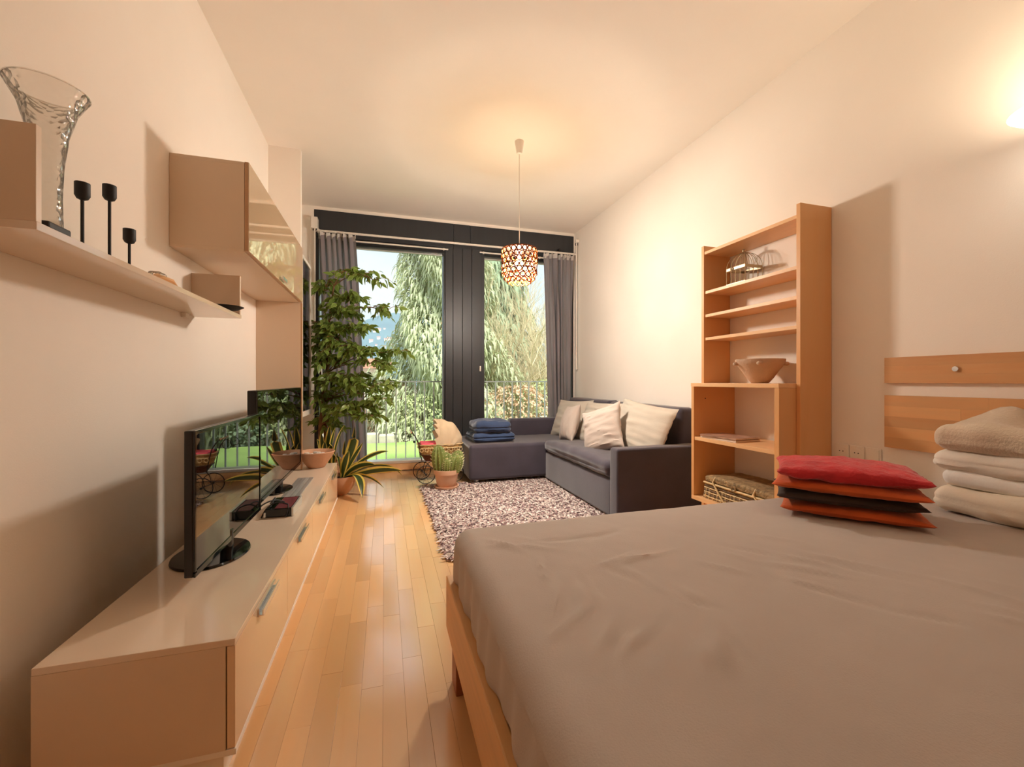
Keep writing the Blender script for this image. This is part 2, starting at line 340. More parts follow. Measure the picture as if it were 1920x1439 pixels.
def curtain(name, lab, top, bot, folds, seed):
    t = thing(name, lab, 'curtain', ((top[0] + top[1]) / 2, 5.085, .05)); m = MB(); zt, zb = 2.66, .05
    def fn(u, v):
        e = (v ** .8); x0 = top[0] + (bot[0] - top[0]) * e; x1 = top[1] + (bot[1] - top[1]) * e
        ph = u * folds * 2 * PI; amp = .050 * (.7 + .45 * math.sin(u * 9 + seed)); wob = .35 * math.sin(v * 5 + u * 11 + seed)
        x = x0 + (x1 - x0) * u + .012 * math.sin(ph * 2 + 1.3 + v * 2); y = 5.070 + amp * math.sin(ph + wob + 1.2 * nz((u * 4, v * 3, seed), 1))
        return (x, min(y, 5.128), zt + (zb - zt) * v)
    m.grid(fn, 150, 40); o = part('cloth', m, 'curtain', t, smooth=True)
    tape = MB(); tape.grid(lambda u, v: (fn(u, 0)[0], fn(u, 0)[1] - .006, 2.672 - .06 * v * (.35 + .65 * abs(math.sin(u * folds * PI)))), 90, 2); part('heading_tape', tape, 'curtain_tape', t, smooth=True)
    for i in range(int(folds) + 1):
        u = i / int(folds); p = fn(min(u, 1), 0); part('hook', MB().tube([(p[0], p[1], 2.645), (p[0], 5.075, 2.70)], .004, 5), 'white_paint', t)
curtain('curtain', 'grey gathered curtain behind the tall leafy indoor tree, left of the windows', (-.70, -.325), (-.63, -.19), 6.5, 1.0)
curtain('curtain', 'grey gathered curtain right of the windows behind the sofa', (1.93, 2.33), (2.02, 2.30), 6.5, 4.0)
# ------------------------------------------------------------------ low media console
X0, X1, Y0, Y1 = -.797, -.377, 1.285, 3.815
c = thing('media_console', 'long low cream gloss media console with four doors along the left wall', 'console', ((X0 + X1) / 2, 2.55, 0))
part('top', B(X0, X1, Y0, Y1, .354, .372), 'lacquer', c, bevel=.0015)
part('bottom_panel', B(X0, X1 + .002, Y0, Y1, .066, .082), 'white_paint', c, bevel=.001)
part('side_panel', B(X0, X1 - .022, Y0, Y0 + .018, .082, .354), 'lacquer_side', c)
part('side_panel', B(X0, X1 - .022, Y1 - .018, Y1, .082, .354), 'lacquer_side', c)
part('back_panel', B(X0, X0 + .006, Y0 + .018, Y1 - .018, .082, .354), 'lacquer_side', c)
part('plinth', B(X0 + .02, X1 - .03, Y0 + .012, Y1 - .02, 0, .066), 'white_paint', c)
part('divider', B(X0 + .01, X1 - .024, (Y0 + Y1) / 2 - .009, (Y0 + Y1) / 2 + .009, .082, .354), 'lacquer_side', c)
dw = (Y1 - Y0) / 4
for i in range(4):
    a = Y0 + i * dw; d = part('door', B(X1 - .019, X1, a + .0015, a + dw - .0015, .084, .352), 'lacquer_door', c, bevel=.001)
    h = MB(); m_ = a + dw / 2; h.box(X1 + .003, X1 + .016, m_ - .105, m_ + .105, .318, .322); h.box(X1 + .012, X1 + .016, m_ - .105, m_ + .105, .322, .338); h.box(X1, X1 + .004, m_ - .105, m_ + .105, .316, .342)
    part('handle', h, 'chrome', d, bevel=.0008)
# televisions
def tv(lab, xf, y0, y1, z0, z1, th, disc, frame):
    t = thing('television', lab, 'television', (xf - th / 2, (y0 + y1) / 2, .372))
    part('housing', B(xf - th, xf - .006, y0, y1, z0, z1), frame, t, bevel=.004)
    bz = MB(); e = .012; bz.box(xf - .006, xf, y0, y1, z1 - e, z1); bz.box(xf - .006, xf, y0, y1, z0, z0 + e * 1.6); bz.box(xf - .006, xf, y0, y0 + e, z0 + e, z1 - e); bz.box(xf - .006, xf, y1 - e, y1, z0 + e, z1 - e)
    part('bezel', bz, 'black_gloss', t, bevel=.001)
    part('screen', B(xf - .0055, xf - .003, y0 + e, y1 - e, z0 + e * 1.6, z1 - e), 'screen', t)
    cx, cy, r_ = disc; s_ = MB(); s_.lathe([(r_ * .98, 0), (r_, .004), (r_ * .98, .010), (r_ * .5, .014), (.03, .016)], 40); s_.v = [(cx + (p[0]) * 1.0, cy + p[1] * 1.25, .3725 + p[2]) for p in s_.v]
    part('stand_foot', s_, 'black_gloss', t, smooth=True)
    part('stand_neck', MB().tube([(xf - th * .6, cy, .38), (xf - th * .6, cy, z0 + .04)], .022, 12), 'black_gloss', t, smooth=True)
    part('back_bulge', B(xf - th - .02, xf - th, y0 + .1, y1 - .1, z0 + .06, z1 - .08), frame, t, bevel=.01)
tv('smaller black flat television on an oval stand at the near end of the console', -.575, 1.585, 2.335, .425, .892, .032, (-.645, 1.93, .128), 'black_plastic')
tv('bigger black flat television on the console next to the clay bowl', -.600, 2.372, 3.52, .43, 1.003, .045, (-.66, 2.95, .11), 'black_plastic')
# receiver box, cables, tray on the console
q = thing('receiver_box', 'black receiver box with a dark red top label on the console', 'receiver', (-.505, 2.45, .373))
part('case', B(-.565, -.448, 2.365, 2.60, .374, .414), 'black_gloss', q, bevel=.002)
part('trim_strip', B(-.4475, -.438, 2.365, 2.60, .373, .416), 'alu', q, bevel=.001)
part('top_label', B(-.525, -.452, 2.375, 2.59, .4142, .4152), 'label_red', q)
part('front_connector', B(-.568, -.56, 2.352, 2.364, .38, .40), 'alu', q)
solo('cable', MB().tube(wire((-.63, 2.36, .385), (-.56, 2.40, .48), (-.50, 2.47, .42)) , .0035, 6).tube(wire((-.58, 2.36, .376), (-.55, 2.39, .47), (-.47, 2.40, .425)) + wire((-.47, 2.40, .425), (-.455, 2.36, .41), (-.47, 2.345, .378))[1:], .0035, 6).tube(wire((-.60, 2.62, .378), (-.53, 2.52, .47), (-.55, 2.40, .418)), .0035, 6), 'black_matte', 'black looped cable lying over the receiver box', 'cable', (-.55, 2.4, .374), smooth=True)
q = thing('glass_tray', 'flat grey glossy slab lying on the console behind the receiver box', 'tray', (-.55, 2.95, .373))
tr = MB().add([(-.575, 2.68, .373), (-.475, 2.66, .373), (-.475, 3.25, .373), (-.575, 3.26, .373), (-.575, 2.68, .379), (-.475, 2.66, .379), (-.475, 3.25, .379), (-.575, 3.26, .379)], [(0, 3, 2, 1), (4, 5, 6, 7), (0, 1, 5, 4), (1, 2, 6, 5), (2, 3, 7, 6), (3, 0, 4, 7)])
part('slab', tr, 'grey_gloss', q, bevel=.001)
for x in (-.555, -.52): part('strip', B(x, x + .02, 2.70, 3.23, .3788, .3798), 'alu' if x > -.53 else 'grey_gloss', q)
# clay bowl with pebbles
def bowl(c_, prof, m, n=40): return MB().lathe(prof, n, c_)
bw = thing('clay_bowl', 'terracotta bowl of pebbles at the far end of the console', 'bowl', (-.515, 3.66, .373))
part('body', bowl((-.515, 3.66, .373), [(.058, 0), (.064, .004), (.085, .035), (.112, .075), (.132, .112), (.137, .122), (.133, .126), (.126, .12), (.108, .082), (.08, .042), (.05, .02)], 'terracotta'), 'terracotta', bw, smooth=True)
pb = MB()
for i in range(16):
    a = random.random() * 6.28; rr = .085 * math.sqrt(random.random()); c_ = (-.515 - .02 + rr * math.cos(a) * .9, 3.66 + rr * math.sin(a), .373 + .085 + .02 * random.random()); e = MB()
    e.rbox(-.017, .017, -.014, .014, -.011, .011, .0105, .02, k=2); pb = e; pb.v = [(p[0] + c_[0], p[1] + c_[1], p[2] + c_[2]) for p in e.v]
    part('pebble', pb, 'pebble', bw, smooth=True)
part('pebble_fill', MB().lathe([(.05, .03), (.09, .075), (.04, .085), (.01, .088)], 24, (-.515, 3.66, .373)), 'pebble', bw, smooth=True)
# ------------------------------------------------------------------ wall shelf and what stands on it
w = thing('wall_shelf', 'long narrow cream wall shelf with an upright at each end on the left wall', 'shelf', (XL, 1.83, 1.372))
part('board', B(XL + .001, -.708, 1.157, 2.511, 1.372, 1.390), 'lacquer', w, bevel=.001)
part('upright', B(XL + .001, -.709, 1.157, 1.173, 1.390, 1.597), 'lacquer_side', w, bevel=.0008)
part('upright', B(XL + .001, -.704, 2.472, 2.49, 1.390, 1.585), 'lacquer_side', w, bevel=.0008)
part('bracket', B(XL + .001, XL + .02, 2.36, 2.40, 1.352, 1.372), 'white_paint', w)
ZS = 1.3905
vs = thing('glass_vase', 'tall flared clear glass vase with dimpled sides on the wall shelf', 'vase', (-.81, 1.36, ZS))
pf = [(.031, 0), (.033, .006), (.028, .05), (.026, .12), (.029, .20), (.038, .28), (.054, .345), (.078, .392)]
part('body', MB().lathe(pf + [(.076, .393)] + [(a - .003, b) for a, b in pf[::-1][1:-1]] + [(.024, .012)], 48, (-.81, 1.36, ZS)), 'vase_glass', vs, smooth=True)
part('rim', MB().torus((-.81, 1.36, ZS + .392), .077, .0018, 48, 6), 'vase_glass', vs, smooth=True)
q = thing('remote_control', 'small black remote lying at the foot of the glass vase', 'remote', (-.735, 1.24, ZS)); part('body', B(-.752, -.716, 1.205, 1.278, ZS, ZS + .018), 'black_matte', q, bevel=.004)
for i in range(4): part('button', B(-.74, -.728, 1.214 + i * .015, 1.222 + i * .015, ZS + .018, ZS + .0195), 'grey_gloss', q)
for k, (y, h, lab) in enumerate(((1.451, .200, 'tall black metal candlestick nearest the glass vase'), (1.571, .246, 'tall black metal candlestick in the middle of three'), (1.675, .150, 'shortest black metal candlestick of the three'))):
    q = thing('candlestick', lab, 'candlestick', (-.79, y, ZS), 'black candlesticks on the wall shelf')
    part('cup', MB().lathe([(.004, h - .047), (.012, h - .043), (.0165, h - .034), (.0165, h), (.0145, h), (.014, h - .028), (.002, h - .03)], 20, (-.79, y, ZS)), 'black_matte', q, smooth=True)
    part('stem', MB().tube([(-.79, y, ZS + .004), (-.79, y, ZS + h - .043)], .0042, 8), 'black_matte', q, smooth=True)
    part('foot', MB().lathe([(.034, 0), (.035, .003), (.02, .006), (.004, .012)], 24, (-.79, y, ZS)), 'black_matte', q, smooth=True)
q = thing('driftwood_ornament', 'small tan wooden ornament with a glass drop on the wall shelf', 'ornament', (-.77, 1.86, ZS))
part('branch', MB().tube([(-.79, 1.77, ZS + .012), (-.775, 1.82, ZS + .03), (-.755, 1.87, ZS + .026), (-.745, 1.90, ZS + .008)], [.008, .014, .012, .004], 8), 'beech', q, smooth=True)
part('glass_drop', MB().rbox(-.80, -.76, 1.80, 1.86, ZS + .028, ZS + .05, .01, .03, k=2), 'vase_glass', q, smooth=True)
q = solo('black_dish', MB().lathe([(.02, 0), (.05, .006), (.075, .02), (.073, .021), (.045, .010), (.01, .006)], 28, (-.735, 2.375, ZS)), 'black_matte', 'shallow black dish overhanging the far end of the wall shelf', 'dish', (-.735, 2.375, ZS), smooth=True)
# ------------------------------------------------------------------ wall cabinet with mirror-gloss door, and the tall cabinet behind it
w = thing('wall_cabinet', 'large cream wall cabinet with a reflective flap door above the televisions', 'cabinet', (XL, 2.9, 1.66))
A, E, FX = 2.245, 3.60, -.622
part('side_panel', B(XL + .001, FX, A, A + .016, 1.664, 2.048), 'lacquer_side', w)
part('top_panel', B(XL + .001, FX, A, E, 2.048, 2.064), 'lacquer_side', w, bevel=.001)
part('bottom_panel', B(XL + .001, FX, A, E, 1.648, 1.664), 'lacquer_side', w, bevel=.001)
part('side_panel', B(XL + .001, FX, E - .016, E, 1.664, 2.048), 'lacquer_side', w)
part('back_panel', B(XL + .001, XL + .01, A + .016, E - .016, 1.664, 2.048), 'lacquer_side', w)
d = part('flap_door', B(FX + .001, FX + .017, A + .001, E, 1.652, 2.066), 'lacquer_edge', w, bevel=.001)
part('mirror_face', B(FX + .017, FX + .0195, A + .002, E - .001, 1.654, 2.065), 'mirror_door', d)
part('handle', B(FX + .0195, FX + .04, 2.85, 2.96, 1.664, 1.668).box(FX + .036, FX + .04, 2.85, 2.96, 1.668, 1.682), 'chrome', d, bevel=.0008)
part('end_panel', B(XL + .001, -.613, E - .022, E, .374, 1.647), 'lacquer_side', w)
part('end_edge', B(-.613, -.603, E - .022, E, .374, 1.647), 'lacquer_edge', w)
w = thing('tall_wall_cabinet', 'tall slim wall cabinet with white framed glass door beside the indoor tree', 'cabinet', (-.79, 4.2, .75))
part('case', B(XL + .001, -.690, 3.985, 4.43, .745, 2.13), 'white_paint', w, bevel=.002)
fr = MB(); a, b = 3.98, 4.435
for q in ((a, b, 2.105, 2.135), (a, b, .74, .785), (a, a + .028, .785, 2.105), (b - .028, b, .785, 2.105)): fr.box(-.690, -.668, *q)
d = part('door_frame', fr, 'white_paint', w, bevel=.002); part('pane', B(-.682, -.676, a + .02, b - .02, .775, 2.115), 'door_glass', d); part('knob', MB().torus((-.664, b - .012, 1.5), .008, .003, 10, 5, 'x'), 'chrome', d)
# ------------------------------------------------------------------ corner sofa
def fab(s_, a_): return lambda p, n_: a_ * nz(p, s_, 3)
sf = thing('corner_sofa', 'dark purple grey corner sofa with a chaise under the right window', 'sofa', (1.7, 3.9, 0))
part('chaise', MB().rbox(.81, 2.30, 4.2, 5.015, .05, .405, .035, .09, fab(9, .004)), 'sofa', sf, smooth=True)
part('seat_base', MB().rbox(1.618, 2.33, 2.84, 4.195, .03, .315, .02, .1, fab(9, .003)), 'sofa', sf, smooth=True)
def seatd(p, n_): return .045 * max(0, 1 - ((p.y - 3.45) / .9) ** 2) * max(0, n_.z) + .006 * nz(p, 8, 2) + .004 * nz(p, 22, 5)
part('seat_cushion', MB().rbox(1.60, 2.238, 2.855, 4.20, .318, .415, .045, .05, seatd), 'sofa', sf, smooth=True)
part('armrest', MB().rbox(1.61, 2.385, 2.73, 2.85, .03, .558, .022, .1, fab(9, .003)), 'sofa', sf, smooth=True)
part('armrest', MB().rbox(1.43, 2.3, 4.85, 5.01, .38, .60, .03, .1, fab(9, .004)), 'sofa', sf, smooth=True)
part('backrest', MB().rbox(2.24, 2.388, 2.852, 3.98, .1, .838, .04, .1, fab(8, .004)), 'sofa', sf, smooth=True)
part('backrest', MB().rbox(2.24, 2.388, 3.985, 4.995, .1, .845, .04, .1, fab(8, .004)), 'sofa', sf, smooth=True)
for x, y in ((.90, 4.27), (.88, 4.95), (1.66, 4.27)): part('foot', MB().lathe([(.022, 0), (.022, .055)], 12, (x, y, .0)), 'alu', sf, smooth=True)
for x, y in ((1.68, 2.8), (2.3, 2.8), (2.3, 4.9)): part('foot', MB().lathe([(.022, 0), (.022, .035)], 12, (x, y, .0)), 'alu', sf, smooth=True)
def cushion(name, lab, m, size, T, loc, rot, seed, cat='cushion', group=None, wr=.010, wdir=(1, 5), n=34, flat=.5, k=.07):
    """square pillow lying in its local xy plane, then turned and placed"""
    a, b = size[0] / 2, size[1] / 2; vs = []; fs = []; idx = {}
    for side in (1, -1):
        for j in range(n + 1):
            for i in range(n + 1):
                u = -math.cos(PI * i / n) * .5 + (2 * i / n - 1) * .5; v = -math.cos(PI * j / n) * .5 + (2 * j / n - 1) * .5
                edge = i in (0, n) or j in (0, n)
                if edge and side < 0: continue
                t = max(0, (1 - u * u) * (1 - v * v)) ** flat
                x = a * u * (1 - k * (1 - v * v)); y = b * v * (1 - k * (1 - u * u))
                q = nz((u * wdir[0], v * wdir[1], side * 2), 1.0, seed) + .6 * nz((u * wdir[0] * 2.3, v * wdir[1] * 2.3, side), 1.0, seed + 9)
                idx[(side, i, j)] = len(vs); vs.append((x, y, side * (T / 2 * t + wr * q * min(1, 4 * t))))
    g = lambda s_, i, j: idx[(s_, i, j)] if (s_, i, j) in idx else idx[(1, i, j)]
    for side in (1, -1):
        for j in range(n):
            for i in range(n):
                f = (g(side, i, j), g(side, i + 1, j), g(side, i + 1, j + 1), g(side, i, j + 1)); fs.append(f if side > 0 else f[::-1])
    me = MB().add(vs, fs).mesh(name, smooth=True); me.materials.append(MATS[m]); o = bpy.data.objects.new(name, me); COL.objects.link(o)
    o.location = loc; o.rotation_euler = rot; return tag(o, lab, cat, group)
def stand(ax, tilt, roll=0):
    """pillow standing: local y up, facing direction ax (angle of its normal in plan), leaning back by tilt"""
    M_ = Matrix.Rotation(ax + PI / 2, 3, 'Z') @ Matrix.Rotation(PI / 2 - tilt, 3, 'X') @ Matrix.Rotation(roll, 3, 'Z'); return M_.to_euler()
G = 'cushions on the sofa'
cushion('cushion', 'large beige cushion at the window end of the sofa', 'cushion', (.60, .46), .16, (2.08, 4.56, .615), stand(PI + .25, .38, .03), 1, group=G)
cushion('cushion', 'large beige cushion in the middle of the sofa back', 'cushion', (.66, .46), .16, (2.09, 3.90, .62), stand(PI + .12, .38, .02), 2, group=G)
cushion('cushion', 'large wide beige cushion nearest the bookshelf end of the sofa', 'cushion', (.78, .46), .15, (2.08, 3.175, .648), stand(PI + .03, .38, -.08), 3, group=G)
cushion('cushion', 'small beige cushion leaning before the window end cushion of the sofa', 'cushion_small', (.40, .40), .16, (1.90, 4.20, .60), stand(PI - .12, .28, .12), 4, group=G, wdir=(5, 1.4), k=.1)
cushion('cushion', 'small pinkish cushion with a raised corner in front of the middle sofa cushion', 'cushion_small', (.43, .43), .15, (1.85, 3.40, .62), stand(PI + .38, .32, .34), 5, group=G, wr=.014, k=.1)
# folded navy blankets on the chaise
def soft(name, lab, cat, m, box_, r, amp, sc, seed, group=None, rot=0, seg=.03, extra=None):
    x0, x1, y0, y1, z0, z1 = box_; cx, cy = (x0 + x1) / 2, (y0 + y1) / 2
    def dsp(p, n_):
        d_ = amp * nz(p, sc, seed) + amp * .5 * nz(p, sc * 2.3, seed + 4)
        if n_.z < -.5: d_ = 0
        if extra: d_ += extra(p, n_)
        return d_
    mb = MB().rbox(x0 - cx, x1 - cx, y0 - cy, y1 - cy, 0, z1 - z0, r, seg, dsp, k=5)
    me = mb.mesh(name, smooth=True); me.materials.append(MATS[m]); o = bpy.data.objects.new(name, me); COL.objects.link(o); o.location = (cx, cy, z0); o.rotation_euler = (0, 0, rot); return tag(o, lab, cat, group)
def fold(zs, dep, face):
    def f(p, n_):
        return -sum(dep * math.exp(-((p.z - z) / .006) ** 2) for z in zs) * (1 - abs(n_.z)) + face * n_.z * nz(p, 5, 2)
    return f
soft('folded_blanket', 'lower dark navy folded blanket on the sofa chaise', 'blanket', 'navy', (.87, 1.325, 4.32, 4.72, .408, .505), .045, .016, 9, 3, 'navy blankets on the chaise', .05, extra=fold((.048,), .014, .0))
soft('folded_blanket', 'upper blue folded blanket on the navy one on the chaise', 'blanket', 'navy', (.895, 1.30, 4.31, 4.70, .505, .625), .055, .018, 8, 7, 'navy blankets on the chaise', -.03, extra=fold((.055,), .016, .02))
# ------------------------------------------------------------------ shag rug
rg = thing('shag_rug', 'mottled mauve and cream shag rug on the wooden floor before the sofa', 'rug', (1.1, 3.4, 0))
part('backing', B(.345, 1.86, 2.48, 4.30, .001, .012), 'rug_base', rg, bevel=.003)
def tufts(n, x0, x1, y0, y1):
    px = rng.uniform(x0, x1, n); py = rng.uniform(y0, y1, n); ang = rng.uniform(0, 2 * PI, n); le = rng.uniform(.03, .055, n); wd = rng.uniform(.0055, .0105, n)
    hz = rng.uniform(.013, .028, n); dx, dy = np.cos(ang), np.sin(ang); V = np.zeros((n, 6, 3))
    for k, (t, z, w) in enumerate(((0, .008, 1), (.45, 1, 1.0), (1, .75, .45))):
        zz = z * hz if k else np.full(n, .008)
        for e, sg in ((0, -1), (1, 1)):
            V[:, k * 2 + e, 0] = px + dx * le * t - dy * wd * w * sg; V[:, k * 2 + e, 1] = py + dy * le * t + dx * wd * w * sg; V[:, k * 2 + e, 2] = zz
    base = np.arange(n)[:, None] * 6; F = np.concatenate([base + np.array([0, 1, 3, 2]), base + np.array([2, 3, 5, 4])], 1).reshape(-1, 4)
    me = bpy.data.meshes.new('pile'); me.from_pydata(V.reshape(-1, 3).tolist(), [], F.tolist())
    ca = me.color_attributes.new('tone', 'FLOAT_COLOR', 'POINT'); pick = rng.random(n); pal = np.array([lin((206, 192, 184)), lin((176, 154, 150)), lin((140, 114, 114)), lin((104, 78, 80)), lin((226, 214, 208))])
    c_ = pal[np.searchsorted([.30, .56, .76, .86], pick)]; C = np.ones((n, 6, 4)); C[:, :, :3] = c_[:, None, :]; ca.data.foreach_set('color', C.astype(np.float32).ravel()); me.update(); return me
mt = MATS['rug']; a_ = mt.node_tree.nodes.new('ShaderNodeVertexColor'); a_.layer_name = 'tone'; mt.node_tree.links.new(a_.outputs[0], mt.node_tree.nodes['Principled BSDF'].inputs['Base Color'])
part('pile', tufts(27000, (.355 - 1.1), 1.85 - 1.1, 2.49 - 3.4, 4.30 - 3.4), 'rug', rg, kind='stuff')
# ------------------------------------------------------------------ bed
bd = thing('bed', 'wide low wooden bed with a taupe fitted sheet on its mattress', 'bed', (1.3, .7, 0))
bx0, bx1, by0, by1 = .215, 2.36, -.18, 1.56
part('foot_rail', B(bx0, bx0 + .03, by0, by1, .155, .342), 'bed_wood', bd, bevel=.004)
part('side_rail', B(bx0 + .03, bx1, by1 - .03, by1, .155, .335), 'bed_wood', bd, bevel=.003)
part('side_rail', B(bx0 + .03, bx1, by0, by0 + .03, .155, .335), 'bed_wood', bd, bevel=.003)
part('head_rail', B(bx1 - .03, bx1, by0 + .03, by1 - .03, .155, .335), 'bed_wood', bd, bevel=.003)
part('slat_base', B(bx0 + .03, bx1 - .03, by0 + .03, by1 - .03, .26, .30), 'bed_wood', bd)
for x, y in ((bx0 + .012, by1 - .15), (bx0 + .012, by0 + .05), (bx1 - .1, by1 - .15), (bx1 - .1, by0 + .05)): part('leg', B(x, x + .085, y, y + .085, 0, .155), 'bed_leg', bd, bevel=.003)
def wr1(x, y, cx, cy, ang, ln, wd, h):
    c_, s_ = math.cos(ang), math.sin(ang); u = (x - cx) * c_ + (y - cy) * s_; v = -(x - cx) * s_ + (y - cy) * c_
    return h * math.exp(-(u / ln) ** 2 - (v / wd) ** 2)
rw = random.Random(5); WR = []
for cx, cy, n_, a0, sp in ((.42, 1.02, 7, 1.25, .05), (.40, 1.28, 6, -.7, .04), (.72, .92, 6, 1.95, .07), (1.0, .98, 7, 2.1, .09), (.62, 1.2, 6, .2, .09), (.60, .72, 6, 1.1, .08), (1.3, .95, 5, 2.3, .1), (.42, .80, 6, .9, .05), (1.25, .6, 6, 2.2, .14)):
    for i in range(n_):
        WR.append((cx + rw.uniform(-sp, sp) * 1.6, cy + rw.uniform(-sp, sp) * 1.6, a0 + rw.uniform(-.35, .35), rw.uniform(.03, .10), rw.uniform(.006, .012), rw.choice((1, 1, -1)) * rw.uniform(.003, .008)))
def sheetd(p, n_):
    d_ = .004 * nz(p, 3.0, 1)
    if n_.z > .3:
        d_ += sum(wr1(p.x, p.y, *w_) for w_ in WR) + .0012 * nz(p, 22, 3)
        d_ += .02 * math.exp(-((p.x - 1.1) / .9) ** 2 - ((p.y - .6) / .7) ** 2) - .012 * math.exp(-((p.x - .75) / .35) ** 2 - ((p.y - .95) / .3) ** 2)
    else:
        q = p.y if abs(n_.x) > abs(n_.y) else p.x
        d_ += .007 * max(0, .5 - p.z) / .2 * math.sin(q * 26 + 4 * nz(p, 4, 8)) + .003 * math.sin(q * 61 + p.z * 14)
    return d_
part('mattress', MB().rbox(.236, 2.33, -.15, 1.548, .30, .522, .06, .0125, sheetd, k=6), 'sheet', bd, smooth=True)
# cushions stacked on the bed
CG = 'seat cushions stacked on the bed'; an = math.atan2(1.033 - 1.365, 1.879 - 1.578)
def stk(lab, m, z, dx, dy, T, sd, w=.45, d_=.34, da=0, wr=.004):
    cushion('seat_cushion', lab, m, (w, d_), T, (1.765 + dx, 1.245 + dy, z), (0, 0, -.866 + da), sd, group=CG, wr=wr, wdir=(4, 3), k=.05, flat=.36)
stk('bottom orange cushion of the stack on the bed', 'orange_fabric', .556, .0, 0, .062, 11)
stk('thin dark brown cushion between the two orange ones', 'dark_fabric', .602, -.02, .01, .055, 12, .45, .33, .06)
stk('upper orange cushion under the red cushion', 'orange_fabric', .643, -.015, .005, .06, 13, .47, .34, -.03)
stk('crumpled red cushion on top of the stack on the bed', 'red_fabric', .694, -.005, .01, .085, 14, .46, .35, .03, .007)
# folded bedding by the headboard
BG = 'bedding folded at the head of the bed'
def cf(*a): return fold(a, .004, .03)
soft('folded_quilt', 'thick cream quilted cover at the bottom of the bedding stack', 'bedding', 'quilt_cream', (2.12, 2.38, .42, 1.185, .528, .640), .05, .012, 6, 21, BG, -.03, .03, extra=cf(.05))
soft('folded_quilt', 'thin bright white folded sheet second from the bottom of the bedding stack', 'bedding', 'quilt_white', (2.14, 2.38, .42, 1.155, .634, .700), .03, .010, 8, 22, BG, -.02, .03)
soft('folded_quilt', 'ivory folded quilt under the beige fleece in the bedding stack', 'bedding', 'quilt_ivory', (2.125, 2.38, .42, 1.185, .694, .782), .042, .014, 6, 23, BG, -.03, .03, extra=cf(.04))
soft('fleece_blanket', 'crumpled beige fleece blanket on top of the bedding stack', 'blanket', 'fleece', (2.12, 2.385, .42, 1.175, .774, .868), .045, .024, 5, 24, BG, -.02, .03, extra=lambda p, n_: .085 * max(0, n_.z) * math.exp(-((p.y - .24) / .10) ** 2) * (.6 + p.x * 2))
# ------------------------------------------------------------------ headboard of two wall-mounted boards (laminated staves)
hb = thing('headboard', 'two wooden boards of glued staves screwed to the wall as a headboard', 'headboard', (XR - .012, .65, .9))
for z0, z1, rows in ((1.040, 1.165, 3), (.724, .980, 5)):
    dz = (z1 - z0) / rows
    for i in range(rows):
        y = 1.498
        while y > -.2:
            l_ = random.uniform(.22, .5) if y < 1.49 or i % 2 else random.uniform(.3, .62); y0 = max(y - l_, -.25)
            part('stave', B(XR - .022 - random.random() * .0004, XR - .001, y0 + .0003, y, z0 + i * dz + .0002, z0 + (i + 1) * dz), 'stave', hb); y = y0
for y, z in ((1.221, 1.103), (1.225, .85), (.2, 1.103), (.2, .85)): part('screw_cap', MB().tube([(XR - .030, y, z), (XR - .022, y, z)], .011, 12), 'chrome', hb, smooth=True)
# ------------------------------------------------------------------ bookshelf
bs = thing('bookshelf', 'tall open beech bookshelf with a deeper lower part against the right wall', 'bookshelf', (2.28, 2.15, 0))
FXB = 2.166
part('side_panel', B(FXB, XR - .002, 1.773, 1.798, 0, 2.022), 'beech', bs, bevel=.002)
part('side_panel', B(FXB, XR - .002, 2.505, 2.530, 0, 2.008), 'beech', bs, bevel=.002)
for z in (1.945, 1.665, 1.500, 1.337): part('shelf_board', B(FXB + .004, XR - .004, 1.7985, 2.4945 if z < 1.9 else 2.5045, z, z + .02), 'beech_flat', bs, bevel=.001)
part('lower_side', B(2.045, XR - .002, 1.7982, 1.828, .262, 1.012), 'beech', bs, bevel=.001)
part('lower_side', B(2.045, XR - .002, 2.462, 2.487, .262, 1.012), 'beech', bs, bevel=.001)
part('lower_top', B(2.043, XR - .004, 1.7985, 2.4895, 1.0125, 1.036), 'beech_flat', bs, bevel=.001)
part('lower_shelf', B(2.05, XR - .004, 1.8285, 2.4615, .645, .668), 'beech_flat', bs, bevel=.001)
part('lower_base', B(2.045, XR - .002, 1.802, 2.487, .235, .2615), 'beech_flat', bs, bevel=.001)
part('plinth', B(FXB + .03, XR - .03, 1.80, 2.504, 0, .2345), 'beech', bs)
part('peg_hole', MB().tube([(2.14, 2.4615, .93), (2.14, 2.4605, .93)], .004, 8), 'black_matte', bs)
# bird cage
z0 = 1.6855; cg = thing('bird_cage', 'small aged metal bird cage on the upper shelf of the bookshelf', 'bird cage', (2.30, 2.31, z0)); x0, x1, y0, y1 = 2.225, 2.37, 2.205, 2.36
def sq(z, h, t=.005): return MB().box(x0, x1, y0, y0 + t, z, z + h).box(x0, x1, y1 - t, y1, z, z + h).box(x0, x0 + t, y0 + t, y1 - t, z, z + h).box(x1 - t, x1, y0 + t, y1 - t, z, z + h)
part('base_band', sq(z0, .018).box(x0, x1, y0, y1, z0, z0 + .004), 'brass', cg); part('middle_band', sq(z0 + .105, .018), 'brass', cg)
wl = []
for i in range(5): t = i / 4; wl += [(x0 + .002, y0 + (y1 - y0) * t), (x1 - .002, y0 + (y1 - y0) * t)]
for i in range(1, 4): t = i / 4; wl += [(x0 + (x1 - x0) * t, y0 + .002), (x0 + (x1 - x0) * t, y1 - .002)]
xc, yc = (x0 + x1) / 2, (y0 + y1) / 2
for x, y in wl:
    part('wire', MB().tube([(x, y, z0 + .01), (x, y, z0 + .123)] + [(xc + (x - xc) * math.cos(q), yc + (y - yc) * math.cos(q), z0 + .123 + .098 * math.sin(q)) for q in [PI / 2 * k / 7 for k in range(1, 8)]], .0019, 5), 'brass', cg)
